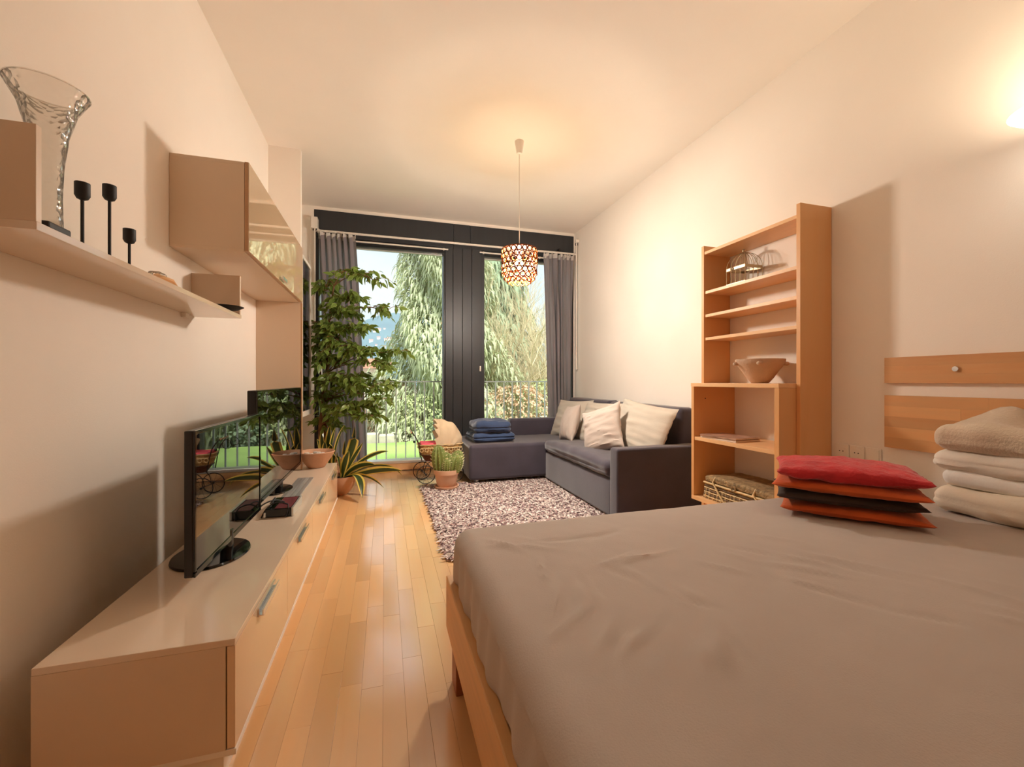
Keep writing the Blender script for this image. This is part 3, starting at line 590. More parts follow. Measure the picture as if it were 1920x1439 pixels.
part('finial', MB().torus((xc, yc, z0 + .233), .010, .003, 12, 6, 'y').tube([(xc, yc, z0 + .218), (xc, yc, z0 + .225)], .006, 8), 'brass', cg)
part('latch', MB().torus((x0 - .004, 2.31, z0 + .114), .010, .003, 10, 5, 'x'), 'brass', cg)
# bowl with lugs
bc = (2.225, 2.09, 1.0365); bl = thing('lugged_bowl', 'rough pale clay bowl with small lug handles on the bookshelf', 'bowl', bc)
part('body', MB().lathe([(.045, 0), (.05, .004), (.075, .035), (.10, .075), (.126, .112), (.136, .126), (.137, .148), (.128, .148), (.124, .13), (.10, .08), (.06, .03), (.02, .02)], 44, bc), 'terracotta_pale', bl, smooth=True)
for a in (2.7, 3.9, 5.6, .9): part('lug', MB().rbox(-.02, .02, -.012, .012, -.012, .012, .011, .02, k=2), 'terracotta_pale', bl, smooth=True).location = (.138 * math.cos(a), .138 * math.sin(a), .120)
for ch in bl.children:
    if ch.name.startswith('lug'): ch.data.transform(Matrix.Translation(Vector(bc)))
# magazines
for i, (lab, m, w_, l_, h, a, z) in enumerate((('lower magazine with pale pages on the bookshelf middle shelf', 'cover2', .20, .29, .012, .06, .6685), ('upper brown covered magazine on the bookshelf middle shelf', 'cover', .205, .28, .010, .10, .6825))):
    t = thing('magazine', lab, 'magazine', (2.165, 2.275, z), 'magazines on the bookshelf'); t.rotation_euler = (0, 0, a)
    part('pages', B(-w_ / 2 + .002, w_ / 2, -l_ / 2 + .002, l_ / 2 - .002, .001, h - .001), 'paper', t, local=True); part('cover', B(-w_ / 2, w_ / 2, -l_ / 2, l_ / 2, h - .001, h).box(-w_ / 2, w_ / 2, -l_ / 2, l_ / 2, 0, .001).box(-w_ / 2 - .001, -w_ / 2, -l_ / 2, l_ / 2, 0, h) if i else B(-w_ / 2, w_ / 2, -l_ / 2, l_ / 2, h - .001, h).box(-w_ / 2, w_ / 2, -l_ / 2, l_ / 2, 0, .001), m, t, local=True)
# wicker hamper
hz = .262; hk = thing('wicker_basket', 'old lidded wicker basket in the bottom of the bookshelf', 'basket', (2.22, 2.12, hz))
def taper(x0, x1, y0, y1, z0, z1, e): return MB().add([(x0, y0, z0), (x1, y0, z0), (x1, y1, z0), (x0, y1, z0), (x0 + e, y0 + e, z1), (x1, y0 + e, z1), (x1, y1 - e, z1), (x0 + e, y1 - e, z1)], [(0, 3, 2, 1), (4, 5, 6, 7), (0, 1, 5, 4), (1, 2, 6, 5), (2, 3, 7, 6), (3, 0, 4, 7)])
part('body', taper(2.075, 2.36, 1.84, 2.41, hz, hz + .105, .012), 'wicker_grey', hk, bevel=.004)
part('lid', MB().rbox(2.08, 2.37, 1.85, 2.40, hz + .11, hz + .15, .014, .03, lambda p, n_: .006 * max(0, n_.z) * (1 - ((p.y - 2.12) / .28) ** 2) + .003 * nz(p, 40, 3)), 'wicker_grey', hk, smooth=True)
part('rim', MB().tube([(2.076, 1.845, hz + .106), (2.076, 2.40, hz + .106)], .007, 6).tube([(2.076, 1.845, hz + .106), (2.36, 1.845, hz + .106)], .007, 6), 'cane', hk, smooth=True)
for k in range(16):
    y = 1.86 + k * .035; part('rib', MB().tube([(2.073, y, hz + .004), (2.083, y + .004 * (-1) ** k, hz + .07)], .0045, 5), 'cane', hk, smooth=True)
for k in range(6):
    z = hz + .015 + k * .014; part('weave', MB().tube([(2.074 + k * .0013 + .002 * math.sin(q * 1.4), 1.85 + q * .0275, z) for q in range(21)], .0035, 4), 'cane_dark' if k % 2 else 'cane', hk)
for y in (1.99, 2.31): part('strap', MB().tube([(2.09, y, hz + .152), (2.068, y, hz + .12), (2.066, y - .06, hz + .05), (2.067, y - .10, hz + .01)], .006, 6), 'cane', hk, smooth=True)
part('clasp', MB().torus((2.07, 2.14, hz + .12), .016, .005, 12, 6, 'x'), 'brass', hk)
# ------------------------------------------------------------------ wall sockets beside the bookshelf
def plate(y, kind, lab):
    t = thing('wall_socket' if kind else 'blank_plate', lab, 'socket' if kind else 'cover plate', (XR, y, .67), 'switch plates by the bookshelf' if kind else None)
    part('frame', B(XR - .008, XR - .001, y - .038, y + .038, .632, .708), 'white_paint', t, bevel=.004)
    if kind:
        part('insert', MB().tube([(XR - .0095, y, .67), (XR - .003, y, .67)], .024, 24), 'white_paint', t); part('recess', MB().tube([(XR - .0102, y, .67), (XR - .0085, y, .67)], .020, 24), 'white_paint', t)
        for s_ in (-.009, .009): part('pin_hole', MB().tube([(XR - .0108, y + s_, .67), (XR - .010, y + s_, .67)], .003, 8), 'black_matte', t)
    else: part('cover', B(XR - .012, XR - .008, y - .03, y + .03, .64, .70), 'white_paint', t, bevel=.002)
plate(1.715, 1, 'white wall socket closest to the bookshelf'); plate(1.637, 1, 'white wall socket between another socket and a blank plate'); plate(1.559, 0, 'plain blank white wall plate right of the two sockets')
# ------------------------------------------------------------------ wall lamp (only its tip is in the picture)
sx, sy, sz = 2.20, .85, 1.95
sl = thing('wall_lamp', 'lit glass bowl wall lamp high on the right wall above the bed', 'wall lamp', (XR, sy, sz))
part('wall_plate', MB().tube([(XR - .02, sy, sz - .02), (XR - .001, sy, sz - .02)], .05, 20), 'chrome', sl, smooth=True)
part('glass_bowl', MB().lathe([(.03, -.012), (.07, .0), (.105, .018), (.125, .034), (.122, .036), (.10, .022), (.066, .006), (.02, -.004)], 32, (sx, sy, sz)), 'lamp_glass', sl, smooth=True)
for s_ in (-1, 1): part('rod', MB().tube([(XR - .03, sy + s_ * .02, sz - .09), (sx - .02, sy + s_ * .112, sz + .06)], .0045, 6), 'chrome', sl)
pl = bpy.data.lights.new('wall_lamp_bulb', 'SPOT'); pl.energy = SCONCE; pl.color = (1, .79, .54); pl.shadow_soft_size = .06; pl.spot_size = math.radians(172); pl.spot_blend = 1
po = bpy.data.objects.new('wall_lamp_bulb', pl); COL.objects.link(po); po.location = (sx - .03, sy, sz + .035); po.rotation_euler = (PI, math.radians(14), 0)
# ------------------------------------------------------------------ pendant lamp
px, py = 1.045, 3.29
pd = thing('pendant_lamp', 'hanging lamp with a drum shade of amber rings in front of the windows', 'pendant lamp', (px, py, 2.98))
part('canopy', MB().lathe([(.012, -.105), (.022, -.10), (.029, -.06), (.037, -.012), (.037, -.001)], 24, (px, py, H)), 'white_paint', pd, smooth=True)
part('cord', MB().tube([(px, py, 2.15), (px, py, H - .10)], .003, 6), 'white_paint', pd)
part('socket', MB().tube([(px, py, 2.06), (px, py, 2.15)], .018, 12), 'white_paint', pd, smooth=True)
part('bulb', MB().lathe([(.012, 2.06), (.016, 2.045), (.028, 2.01), (.03, 1.99), (.022, 1.97), (.006, 1.96)], 20, (px, py, 0)), 'bulb', pd, smooth=True)
part('dimming_disc', MB().lathe([(.02, 2.109), (.137, 2.107), (.137, 2.108), (.02, 2.110)], 40, (px, py, 0)), 'dimming_glass', pd, smooth=True)  # tinted disc added over the bulb to dim its light on the ceiling
part('hoop', MB().torus((px, py, 2.115), .140, .004, 40, 6), 'ring', pd, smooth=True)
for k in range(3): a = k * 2.094; part('spoke', MB().tube([(px, py, 2.115), (px + .14 * math.cos(a), py + .14 * math.sin(a), 2.115)], .002, 5), 'brass', pd)
rm = MB().torus((0, 0, 0), .0192, .0050, 18, 8, 'x').mesh('ring', smooth=True); rm.materials.append(MATS['ring'])
rows = [(2.088, .139, 20), (2.048, .139, 20), (2.008, .139, 20), (1.968, .139, 20), (1.928, .139, 20), (1.892, .122, 17), (1.862, .095, 13)]
for i, (z, R_, n_) in enumerate(rows):
    for k in range(n_):
        a = 2 * PI * (k + .5 * (i % 2)) / n_; o = bpy.data.objects.new('ring', rm); COL.objects.link(o); o.parent = pd
        o.location = (R_ * math.cos(a), R_ * math.sin(a), z - 2.98 + random.uniform(-.003, .003)); o.rotation_euler = (random.uniform(-.2, .2), random.uniform(-.15, .15), a + random.uniform(-.25, .25))
pl = bpy.data.lights.new('pendant_bulb', 'POINT'); pl.energy = PEND; pl.color = (1, .90, .775); pl.shadow_soft_size = .09
po = bpy.data.objects.new('pendant_bulb', pl); COL.objects.link(po); po.location = (px, py, 1.975)
# ------------------------------------------------------------------ indoor weeping fig
def leafgrid(Lf, Wf, droop=.25, cup=.12, n=5, shape=None):
    m = MB(); sh = shape or (lambda t: math.sin(PI * min(1, t) ** .8) ** .9 * (1 - .25 * t))
    def fn(u, v):
        w = Wf * sh(v) / 2 if 0 < v < 1 else .0004; s_ = 2 * u - 1
        return (Lf * v, w * s_, cup * w * abs(s_) * 2 - droop * Lf * v * v)
    return m.grid(fn, 2, n, uv=True)
LM = []
for Lf, Wf, dr in ((.080, .042, .25), (.072, .038, .45), (.088, .044, .1), (.060, .032, .35)):
    me = leafgrid(Lf, Wf, dr).mesh('leaf', smooth=True); me.materials.append(MATS['ficus_leaf']); LM.append(me)
FX0, FY0 = -.55, 4.50
ft = thing('weeping_fig', 'tall leafy potted fig tree in front of the left curtain', 'plant', (FX0, FY0, 0))
part('pot', MB().lathe([(.11, 0), (.12, .005), (.15, .24), (.16, .245), (.16, .28), (.145, .28), (.135, .23), (.02, .225)], 32, (FX0, FY0, 0)), 'terracotta', ft, smooth=True)
part('soil', MB().lathe([(.13, .225), (.135, .24), (.01, .25)], 20, (FX0, FY0, 0)), 'soil', ft, smooth=True)
TR = [(-.60, 4.5, .23), (-.593, 4.47, .62), (-.57, 4.45, .84), (-.53, 4.45, 1.13), (-.505, 4.45, 1.39), (-.513, 4.45, 1.64), (-.47, 4.45, 1.97), (-.42, 4.44, 2.06)]
part('trunk', MB().tube(TR, [.02, .018, .017, .016, .013, .010, .007, .003], 8), 'bark', ft, smooth=True)
part('trunk', MB().tube([(-.55, 4.52, .23), (-.56, 4.5, .7), (-.59, 4.5, 1.0), (-.60, 4.47, 1.3), (-.59, 4.46, 1.6)], [.014, .013, .011, .008, .003], 8), 'bark', ft, smooth=True)
CLU = [(-.10, 4.3, 2.02, .20, 6), (-.30, 4.4, 2.10, .13, 5), (.02, 4.25, 1.72, .15, 7), (-.55, 4.5, 1.93, .13, 8), (-.37, 4.4, 1.70, .18, 11), (-.58, 4.45, 1.58, .14, 10), (-.39, 4.35, 1.38, .20, 13), (-.15, 4.3, 1.33, .16, 11), (.0, 4.2, 1.18, .14, 9), (-.56, 4.45, 1.23, .16, 11), (-.32, 4.3, 1.08, .18, 13), (-.12, 4.2, .98, .16, 10), (-.58, 4.47, .88, .15, 11), (-.39, 4.35, .78, .18, 12), (-.09, 4.2, .70, .12, 6), (-.53, 4.46, .60, .14, 10), (-.62, 4.5, 1.38, .09, 5), (-.28, 4.4, 1.85, .15, 8), (-.50, 4.5, 1.05, .15, 10), (-.46, 4.4, 1.53, .16, 11), (.05, 4.28, 1.02, .12, 5), (-.22, 4.25, .82, .15, 8), (.12, 4.25, 1.32, .12, 5), (-.02, 4.22, .88, .12, 6), (-.2, 4.3, 1.55, .14, 8)]
rf = random.Random(11); br = MB(); SPOTS = []
tv_ = [Vector(p) for p in TR]
for cx, cy, cz, R_, nt_ in CLU:
    c_ = Vector((cx, cy, cz)); st = min(tv_, key=lambda p: abs(p.z - (cz - .12)) + (p - c_).length * .2); arc = wire(st, (st + c_) / 2 + Vector((0, 0, .14)), c_, 8)
    br.tube(arc, [.006 - .0005 * i for i in range(9)], 5)
    for k in range(int(nt_ * 1.75)):
        a = rf.uniform(0, 6.28); s0 = arc[rf.choice((5, 6, 7, 8, 8))]; d = Vector((math.cos(a), math.sin(a) * .7, rf.uniform(-.1, .6))); l_ = R_ * rf.uniform(.7, 1.25)
        e = s0 + d.normalized() * l_ + Vector((0, 0, -.35 * l_)); tw = wire(s0, s0 + d * l_ * .6 + Vector((0, 0, .03)), e, 6); br.tube(tw, [.0028, .0026, .0024, .002, .0018, .0015, .001], 4)
        for i in range(1, 7):
            for q in range(rf.choice((1, 1, 2))):
                p = tw[i] + Vector((rf.uniform(-.006, .006), rf.uniform(-.006, .006), 0)); t = (tw[i] - tw[i - 1]).normalized(); aa = math.atan2(t.y, t.x) + rf.uniform(-1.3, 1.3)
                if p.x < -.62 and p.y < 4.50: continue
                if p.y > 4.93: continue
                SPOTS.append((p + Vector((rf.uniform(-.02, .02), rf.uniform(-.02, .02), rf.uniform(-.02, .02))), aa, rf.uniform(-.3, 1.3), rf.uniform(-1.3, 1.3), rf.uniform(.7, 1.15)))
part('branches', br, 'bark', ft, kind='stuff')
SPOTS.sort(key=lambda s_: s_[0].y); fo = MB(); fo.uv = []
for i, (p, a, pit, rol, sc) in enumerate(SPOTS):
    M_ = Matrix.Rotation(a, 4, 'Z') @ Matrix.Rotation(pit, 4, 'Y') @ Matrix.Rotation(rol, 4, 'X'); me = LM[i % 4]
    if i < 300:
        o = bpy.data.objects.new('leaf', me); COL.objects.link(o); o.parent = ft; o.location = p - ft.location; o.rotation_euler = M_.to_euler(); o.scale = (sc,) * 3
    else:
        T_ = Matrix.Translation(p) @ M_ @ Matrix.Scale(sc, 4); g = leafgrid(*((.080, .042, .25), (.072, .038, .45), (.088, .044, .1), (.060, .032, .35))[i % 4])
        o_ = len(fo.v); fo.v += [tuple(T_ @ Vector(v)) for v in g.v]; fo.f += [tuple(q + o_ for q in f) for f in g.f]; fo.uv += g.uv
part('foliage', fo, 'ficus_leaf', ft, smooth=True, kind='stuff')
# ------------------------------------------------------------------ snake plants
def blade(path, wid, twist=0, n=14, tilt=1.0):
    P = [Vector(p) for p in path]; m = MB()
    def at(t):
        k = len(P) - 1; q = P[:]
        while len(q) > 1: q = [q[i] * (1 - t) + q[i + 1] * t for i in range(len(q) - 1)]
        return q[0]
    def fn(u, v):
        p = at(v); t = (at(min(1, v + .02)) - at(max(0, v - .02))).normalized(); side = t.cross(Vector((0, 0, 1))); side = side.normalized() if side.length > .15 else Vector((1, .2, 0)).normalized()
        nn = side.cross(t).normalized(); q = tilt + twist * v; w = wid * 1.3 * (.45 + .55 * min(1, v * 2.2)) * (1 - max(0, (v - .62) / .38) ** 2.2) / 2 + .0006; s_ = 2 * u - 1
        return p + (side * math.cos(q) + nn * math.sin(q)) * w * s_ + (nn * math.cos(q) - side * math.sin(q)) * (.25 * w * s_ * s_)
    return m.grid(fn, 4, n, uv=True)
SX, SY = -.385, 4.25
sp = thing('snake_plant', 'snake plant with long yellow edged leaves sprawling from a clay pot on the floor', 'plant', (SX, SY, 0))
part('pot', MB().lathe([(.05, 0), (.055, .004), (.085, .035), (.115, .085), (.13, .13), (.134, .175), (.126, .175), (.12, .15), (.02, .14)], 36, (SX, SY, 0)), 'terracotta', sp, smooth=True)
part('soil', MB().lathe([(.118, .145), (.06, .155), (.01, .157)], 20, (SX, SY, 0)), 'soil', sp, smooth=True)
def bl_(dx, dy, dz, w, mids, tw=0, tilt=1.0):
    c_ = Vector((SX + dx * .08, SY + dy * .08, .15)); path = [c_] + [Vector((SX + a, SY + b, .16 + d)) for a, b, d in mids] + [Vector((SX + dx, SY + dy, .16 + dz))]
    part('leaf', blade(path, w, tw, tilt=tilt), 'snake_leaf', sp, smooth=True)
bl_(.12, -.02, .47, .07, [(.06, 0, .2), (.13, -.01, .3)], .3); bl_(.19, .02, .31, .034, [(.07, .01, .12)], .8); bl_(.07, -.05, .25, .05, [(.02, -.03, .12)], -.3)
bl_(-.03, -.04, .24, .04, [(-.02, -.04, .16)], .4); bl_(.03, .06, .34, .045, [(.02, .05, .15)], .2); bl_(.42, .12, .20, .034, [(.10, .02, .10), (.28, .06, .22)], .5)
bl_(.30, -.03, .10, .052, [(.08, -.03, .09), (.2, -.04, .13)], .2); bl_(.55, -.04, .03, .056, [(.15, -.03, .02), (.36, -.05, .08)], .25); bl_(.55, .08, -.04, .03, [(.20, .05, .10), (.44, .08, .12)], -.2)
bl_(.38, -.22, -.08, .05, [(.14, -.08, .05), (.28, -.14, .02)], .3, .6); bl_(.20, -.36, -.12, .058, [(.14, -.1, .06), (.19, -.24, .06)], .0, .1); bl_(.16, .10, .12, .03, [(.06, .05, .08)], .1)
QX, QY = -.50, 4.08
s2 = thing('snake_plant', 'upright snake plant behind the clay bowl and the console end', 'plant', (QX, QY, 0))
part('pot', MB().lathe([(.075, 0), (.08, .004), (.10, .24), (.105, .26), (.098, .26), (.09, .22), (.01, .22)], 28, (QX, QY, 0)), 'terracotta', s2, smooth=True)
for dx, dy, h, w in ((-.03, 0, .36, .042), (.03, .02, .42, .045), (.07, -.02, .40, .034), (-.06, .02, .30, .04), (.13, .0, .42, .03), (.0, -.03, .28, .04)):
    part('leaf', blade([(QX + dx * .5, QY + dy, .21), (QX + dx * .4, QY + dy, .45), (QX + dx * 1.2, QY + dy, .24 + h)], w, .4, tilt=.3), 'snake_leaf', s2, smooth=True)
# ------------------------------------------------------------------ cactus in a pot
KX, KY, KZ = .575, 4.14, .022
ck = thing('potted_cactus', 'clump of green columnar cactus in a clay pot on the rug corner', 'plant', (KX, KY, KZ))
part('saucer', MB().lathe([(.10, 0), (.115, .006), (.118, .022), (.11, .022), (.10, .010), (.02, .009)], 32, (KX, KY, KZ)), 'terracotta_pink', ck, smooth=True)
part('pot', MB().lathe([(.086, .0095), (.09, .014), (.113, .135), (.122, .137), (.124, .178), (.114, .178), (.108, .15), (.02, .148)], 36, (KX, KY, KZ)), 'terracotta_pink', ck, smooth=True)
part('soil', MB().lathe([(.105, .15), (.06, .157), (.01, .157)], 20, (KX, KY, KZ)), 'soil', ck, smooth=True)
for dx, dy, r_, h, lean in ((-.062, -.01, .060, .27, -.02), (-.005, -.065, .034, .14, .0), (.066, -.045, .058, .175, .03), (.075, .05, .058, .20, .05), (.01, .05, .048, .185, .0)):
    m = MB(); nr = 11; sg = 44; rowsn = 16; vs = []; fs = []; spn = MB()
    for j in range(rowsn + 1):
        t = j / rowsn; rr = r_ * (.72 + .34 * math.sin(PI * min(1, t * 1.25) * .8)) * math.sqrt(max(0.0, 1 - max(0, (t - .5) / .5) ** 2.6)) + .002
        for i in range(sg):
            a = 2 * PI * i / sg; q = rr * (1 + .13 * math.cos(nr * a)); vs.append((KX + dx + lean * t + q * math.cos(a), KY + dy + q * math.sin(a), KZ + .145 + h * t))
            if j and i % 4 == 0 and j % 2 == 0:
                b_ = Vector(vs[-1]); o_ = Vector((math.cos(a), math.sin(a), .2))
                for w_ in (-.5, .1, .6): spn.tube([b_, b_ + (o_ + Vector((-math.sin(a) * w_, math.cos(a) * w_, w_ * .5))) * .012], [.0016, .0004], 3)
    for j in range(rowsn):
        for i in range(sg): fs.append((j * sg + i, j * sg + (i + 1) % sg, (j + 1) * sg + (i + 1) % sg, (j + 1) * sg + i))
    fs.append(tuple(range(rowsn * sg, (rowsn + 1) * sg))); st_ = part('stem', m.add(vs, fs), 'cactus', ck, smooth=True); part('spines', spn, 'spine', st_, kind='stuff')
# ------------------------------------------------------------------ doll pram
PX, PY = .56, 4.53
pr = thing('doll_pram', 'old wicker doll pram with cream frilled hood behind the cactus', 'doll pram', (PX, PY, 0))
RW = .095
def wheel(x, y):
    w_ = part('wheel', MB().torus((x, y, RW), RW - .004, .0045, 32, 6, 'y'), 'iron', pr, smooth=True); sp_ = MB()
    for k in range(10): a = k * PI / 5; sp_.tube([(x, y, RW), (x + (RW - .006) * math.cos(a), y, RW + (RW - .006) * math.sin(a))], .0010, 4)
    part('spokes', sp_, 'iron', w_); part('hub', MB().tube([(x, y - .012, RW), (x, y + .012, RW)], .009, 8), 'iron', w_)
for x in (.405, .70):
    for y in (4.42, 4.64): wheel(x - (y - 4.42) * .1, y)
    part('axle', MB().tube([(x, 4.42, RW), (x - .022, 4.64, RW)], .004, 6), 'iron', pr)
for y in (4.45, 4.61): part('spring', MB().tube(wire((.39, y, RW), (.40, y, .26), (.55, y, .22)) + wire((.55, y, .22), (.70, y, .26), (.71, y, RW))[1:], .004, 6), 'iron', pr)
def hull(z0, z1, e0, e1, m, name):
    mb = MB(); n = 40
    def ring(z, e):
        out = []
        for i in range(n):
            a = 2 * PI * i / n; cx_, sx_ = math.cos(a), math.sin(a); p = .55; out.append((PX + math.copysign(abs(cx_) ** p, cx_) * (.235 - e), PY + math.copysign(abs(sx_) ** p, sx_) * (.125 - e * .6), z))
        return out
    K = 6; vs = []
    for k in range(K + 1): vs += ring(z0 + (z1 - z0) * k / K, e0 + (e1 - e0) * k / K)
    fs = [(k * n + i, k * n + (i + 1) % n, (k + 1) * n + (i + 1) % n, (k + 1) * n + i) for k in range(K) for i in range(n)] + [tuple(range(n))[::-1]]
    return part(name, mb.add(vs, fs), m, pr, smooth=True)
b1 = hull(.292, .395, .03, 0, 'wicker', 'basket'); b2 = hull(.225, .292, .075, .031, 'wicker_dark', 'lower_basket')
for z, e, m in ((.395, 0, 'cane'), (.36, .01, 'cane'), (.292, .03, 'cane_dark')):
    part('wicker_band', MB().tube([(PX + math.copysign(abs(math.cos(a)) ** .55, math.cos(a)) * (.238 - e), PY + math.copysign(abs(math.sin(a)) ** .55, math.sin(a)) * (.127 - e * .6), z) for a in [2 * PI * i / 40 for i in range(40)]], .0055, 5, True), m, b1, smooth=True)
for k in range(9): a = PI + .35 + k * .3; part('wicker_loop', MB().torus((PX - .2 + k * .05, PY - .127, .345), .017, .0035, 12, 5, 'y'), 'cane', b1)
lm = MB().rbox(PX - .205, PX + .20, PY - .10, PY + .10, .375, .412, .016, .05, lambda p, n_: .012 * nz(p, 14, 3) * max(0, n_.z)); part('bedding', lm, 'pink', pr, smooth=True)
hm = MB()
def hoodf(u, v):
    a = -.05 + u * 1.62; fr_ = .26 - .05 * u; ph = v * PI; k = 1 + .018 * math.sin(u * 17) + .06 * nz((u * 6, v * 7, 0), 1, 6)
    x = PX - .005 + .24 * math.sin(a) * (.55 + .45 * math.sin(ph)) * k; z = .385 + (.24 * math.cos(a) * k + .02) * math.sin(ph) ** .7; return (x, PY - .128 * math.cos(ph) * (1.0 + .02 * math.sin(u * 17)), max(z, .385))
hd = part('hood', hm.grid(hoodf, 44, 24), 'hood', pr, smooth=True)
fm = MB(); fm.grid(lambda u, v: (hoodf(0, v)[0] - .035 * u * (1 + .5 * math.sin(v * 50)), hoodf(0, v)[1] * 1, hoodf(0, v)[2] + .012 * math.sin(v * 50) * u), 4, 60); part('frill', fm, 'hood', hd, smooth=True)
for y in (PY - .10, PY + .10):
    part('handle_bar', MB().tube([(.365, y, .235), (.345, y, .36), (.325, y, .44), (.285, y, .505), (.262, y, .525)], .005, 6), 'iron', pr, smooth=True)
    part('scroll', MB().tube([(.262 - .05 + .05 * math.cos(a) * (1 - a * .06), y, .475 + .05 * math.sin(a) * (1 - a * .06)) for a in [1.2 + .3 * i for i in range(20)]], .003, 5), 'iron', pr, smooth=True)
part('grip', MB().tube([(.262, PY - .10, .525), (.262, PY + .10, .525)], .008, 8), 'beech', pr, smooth=True); part('knob', MB().rbox(.275, .30, PY - .14, PY - .115, .425, .45, .012, .02, k=2), 'black_matte', pr, smooth=True)
# ------------------------------------------------------------------ outside: balcony rail, lawn, plants, houses, hill
br_ = thing('balcony_railing', 'pale painted steel railing outside both windows', 'railing', (.8, 5.75, -.1)); RY = 5.75
part('top_rail', B(-1.0, 2.9, RY - .02, RY + .02, 1.035, 1.05), 'rail_paint', br_, bevel=.002); part('bottom_rail', B(-1.0, 2.9, RY - .012, RY + .012, -.02, -.005), 'rail_paint', br_)
for i in range(32): x = -.95 + .1215 * i; part('baluster', B(x - .008, x + .008, RY - .008, RY + .008, -.005, 1.035), 'rail_paint', br_)
for x in (-1.0, .92, 2.9): part('post', B(x - .015, x + .015, RY - .015, RY + .015, -.3, 1.035), 'rail_paint', br_)
struct('ground', MB().box(-60, 80, 5.40, 120, -1.2, -.45), 'gravel'); struct('terrace', B(-1.6, 3.4, 5.38, 6.0, -.45, -.3), 'stone')
lw = MB(); lw.grid(lambda u, v: (-6 + 12 * u, 6.0 + 3.7 * v, -.28 + .03 * nz((u * 9, v * 6, 0), 1)), 40, 20); lw.box(-6, 6, 6.0, 9.7, -.45, -.34)
solo('lawn', lw, 'grass', 'bright green lawn seen through the lower left window', 'lawn', (0, 8, -.3))['kind'] = 'structure'
wl_ = thing('garden_wall', 'low pale stone garden wall beyond the lawn', 'garden wall', (-2, 9.9, -.45))
for i in range(13): part('stone', B(-4.2 + i * .34, -4.2 + i * .34 + .33, 9.75, 10.05, -.45, -.14 + .02 * (i * 7 % 3)), 'stone', wl_, bevel=.02)
def sprays(n, cx, cy, z0, z1, rad, Lr, Wr, seed, droop=1.0, shell=.55, sq=1.0):
    """hanging fronds over a cone-like crown: rad(t) is the radius at height share t"""
    g = np.random.default_rng(seed); V = []; F = []
    t = g.random(n) ** sq; a = g.uniform(0, 2 * PI, n); sh = shell + (1 - shell) * np.sqrt(g.random(n))
    for i in range(n):
        R_ = rad(t[i]) * sh[i] * (1 + .22 * math.sin(a[i] * 5 + t[i] * 23)); x, y, z = cx + R_ * math.cos(a[i]), cy + R_ * math.sin(a[i]), z0 + (z1 - z0) * t[i]
        l_ = g.uniform(*Lr); w_ = g.uniform(*Wr); b = a[i] + g.uniform(-.9, .9); dx, dy = math.cos(b), math.sin(b); ex, ey = -math.sin(b), math.cos(b); tw = g.uniform(-.6, .6); o = len(V)
        for k, (f, dz, w) in enumerate(((0, .0, .5), (.45, .02, 1), (.8, -.30, .8), (1.0, -.85 * droop, .1))):
            for s_ in (-1, 1): V.append((x + dx * l_ * f * .7 + ex * w_ * w * s_, y + dy * l_ * f * .7 + ey * w_ * w * s_, z + dz * l_ + tw * w_ * w * s_))
        F += [(o, o + 1, o + 3, o + 2), (o + 2, o + 3, o + 5, o + 4), (o + 4, o + 5, o + 7, o + 6)]
    return MB().add(V, F)
def tree(name, lab, x, y, z0, zt, rad, n, m, seed, Lr=(.18, .42), Wr=(.018, .045), tr=.16, droop=1.0, group=None, sq=1.0):
    t = thing(name, lab, 'tree', (x, y, z0), group); part('trunk', MB().tube([(x, y, z0), (x, y, zt * .9)], [tr, tr * .3], 8), 'trunk', t, smooth=True)
    part('foliage', sprays(n, x, y, z0 + .1, zt, rad, Lr, Wr, seed, droop, sq=sq), m, t, kind='stuff'); return t
tree('weeping_conifer', 'huge pale green weeping conifer outside between the two windows', 1.72, 12.2, -.45, 9.0, lambda t: float(np.interp(t, [0, .1, .35, .5, 1], [2.05, 1.95, 1.2, 1.12, .1])), 30000, 'conifer', 3, (.13, .34), (.012, .032), .2, 1.0, sq=1.25)
tree('conifer', 'darker conifer standing behind the bare shrub in the right window', 5.0, 20, -.45, 9.0, lambda t: 2.4 * (1 - t) ** .8 + .1, 6500, 'conifer_dark', 4, (.4, .8), (.05, .1), .22)
def shrub(lab, x, y, h, r_, n, m, seed, group=None):
    t = thing('shrub', lab, 'shrub', (x, y, -.45), group); part('stem', MB().tube([(x, y, -.45), (x, y, h * .5)], [.05, .02], 6), 'trunk', t)
    part('foliage', sprays(n, x, y, -.4, h, lambda q: r_ * math.sin(PI * (.12 + .8 * q)) ** .7, (.07, .17), (.012, .028), seed, .3, .4), m, t, kind='stuff')
shrub('green shrub under the conifer seen behind the doll pram', .95, 10.9, .75, .75, 1400, 'bush', 21); shrub('bluish green bush at the foot of the conifer by the pillar', 1.75, 10.6, .6, .6, 1200, 'conifer_dark', 22)
shrub('rust leaved shrub beyond the lawn', .25, 12.6, 1.1, .9, 1300, 'autumn', 23); shrub('rust leaved bush low behind the railing in the right window', 3.2, 10.2, .95, .95, 1300, 'autumn', 24); shrub('yellow green bush low behind the railing at the right', 4.4, 10.8, 1.1, 1.1, 1500, 'bush', 25)
shrub('rusty low bush at the right curtain edge', 5.3, 11.2, 1.2, 1.1, 1200, 'autumn', 26)
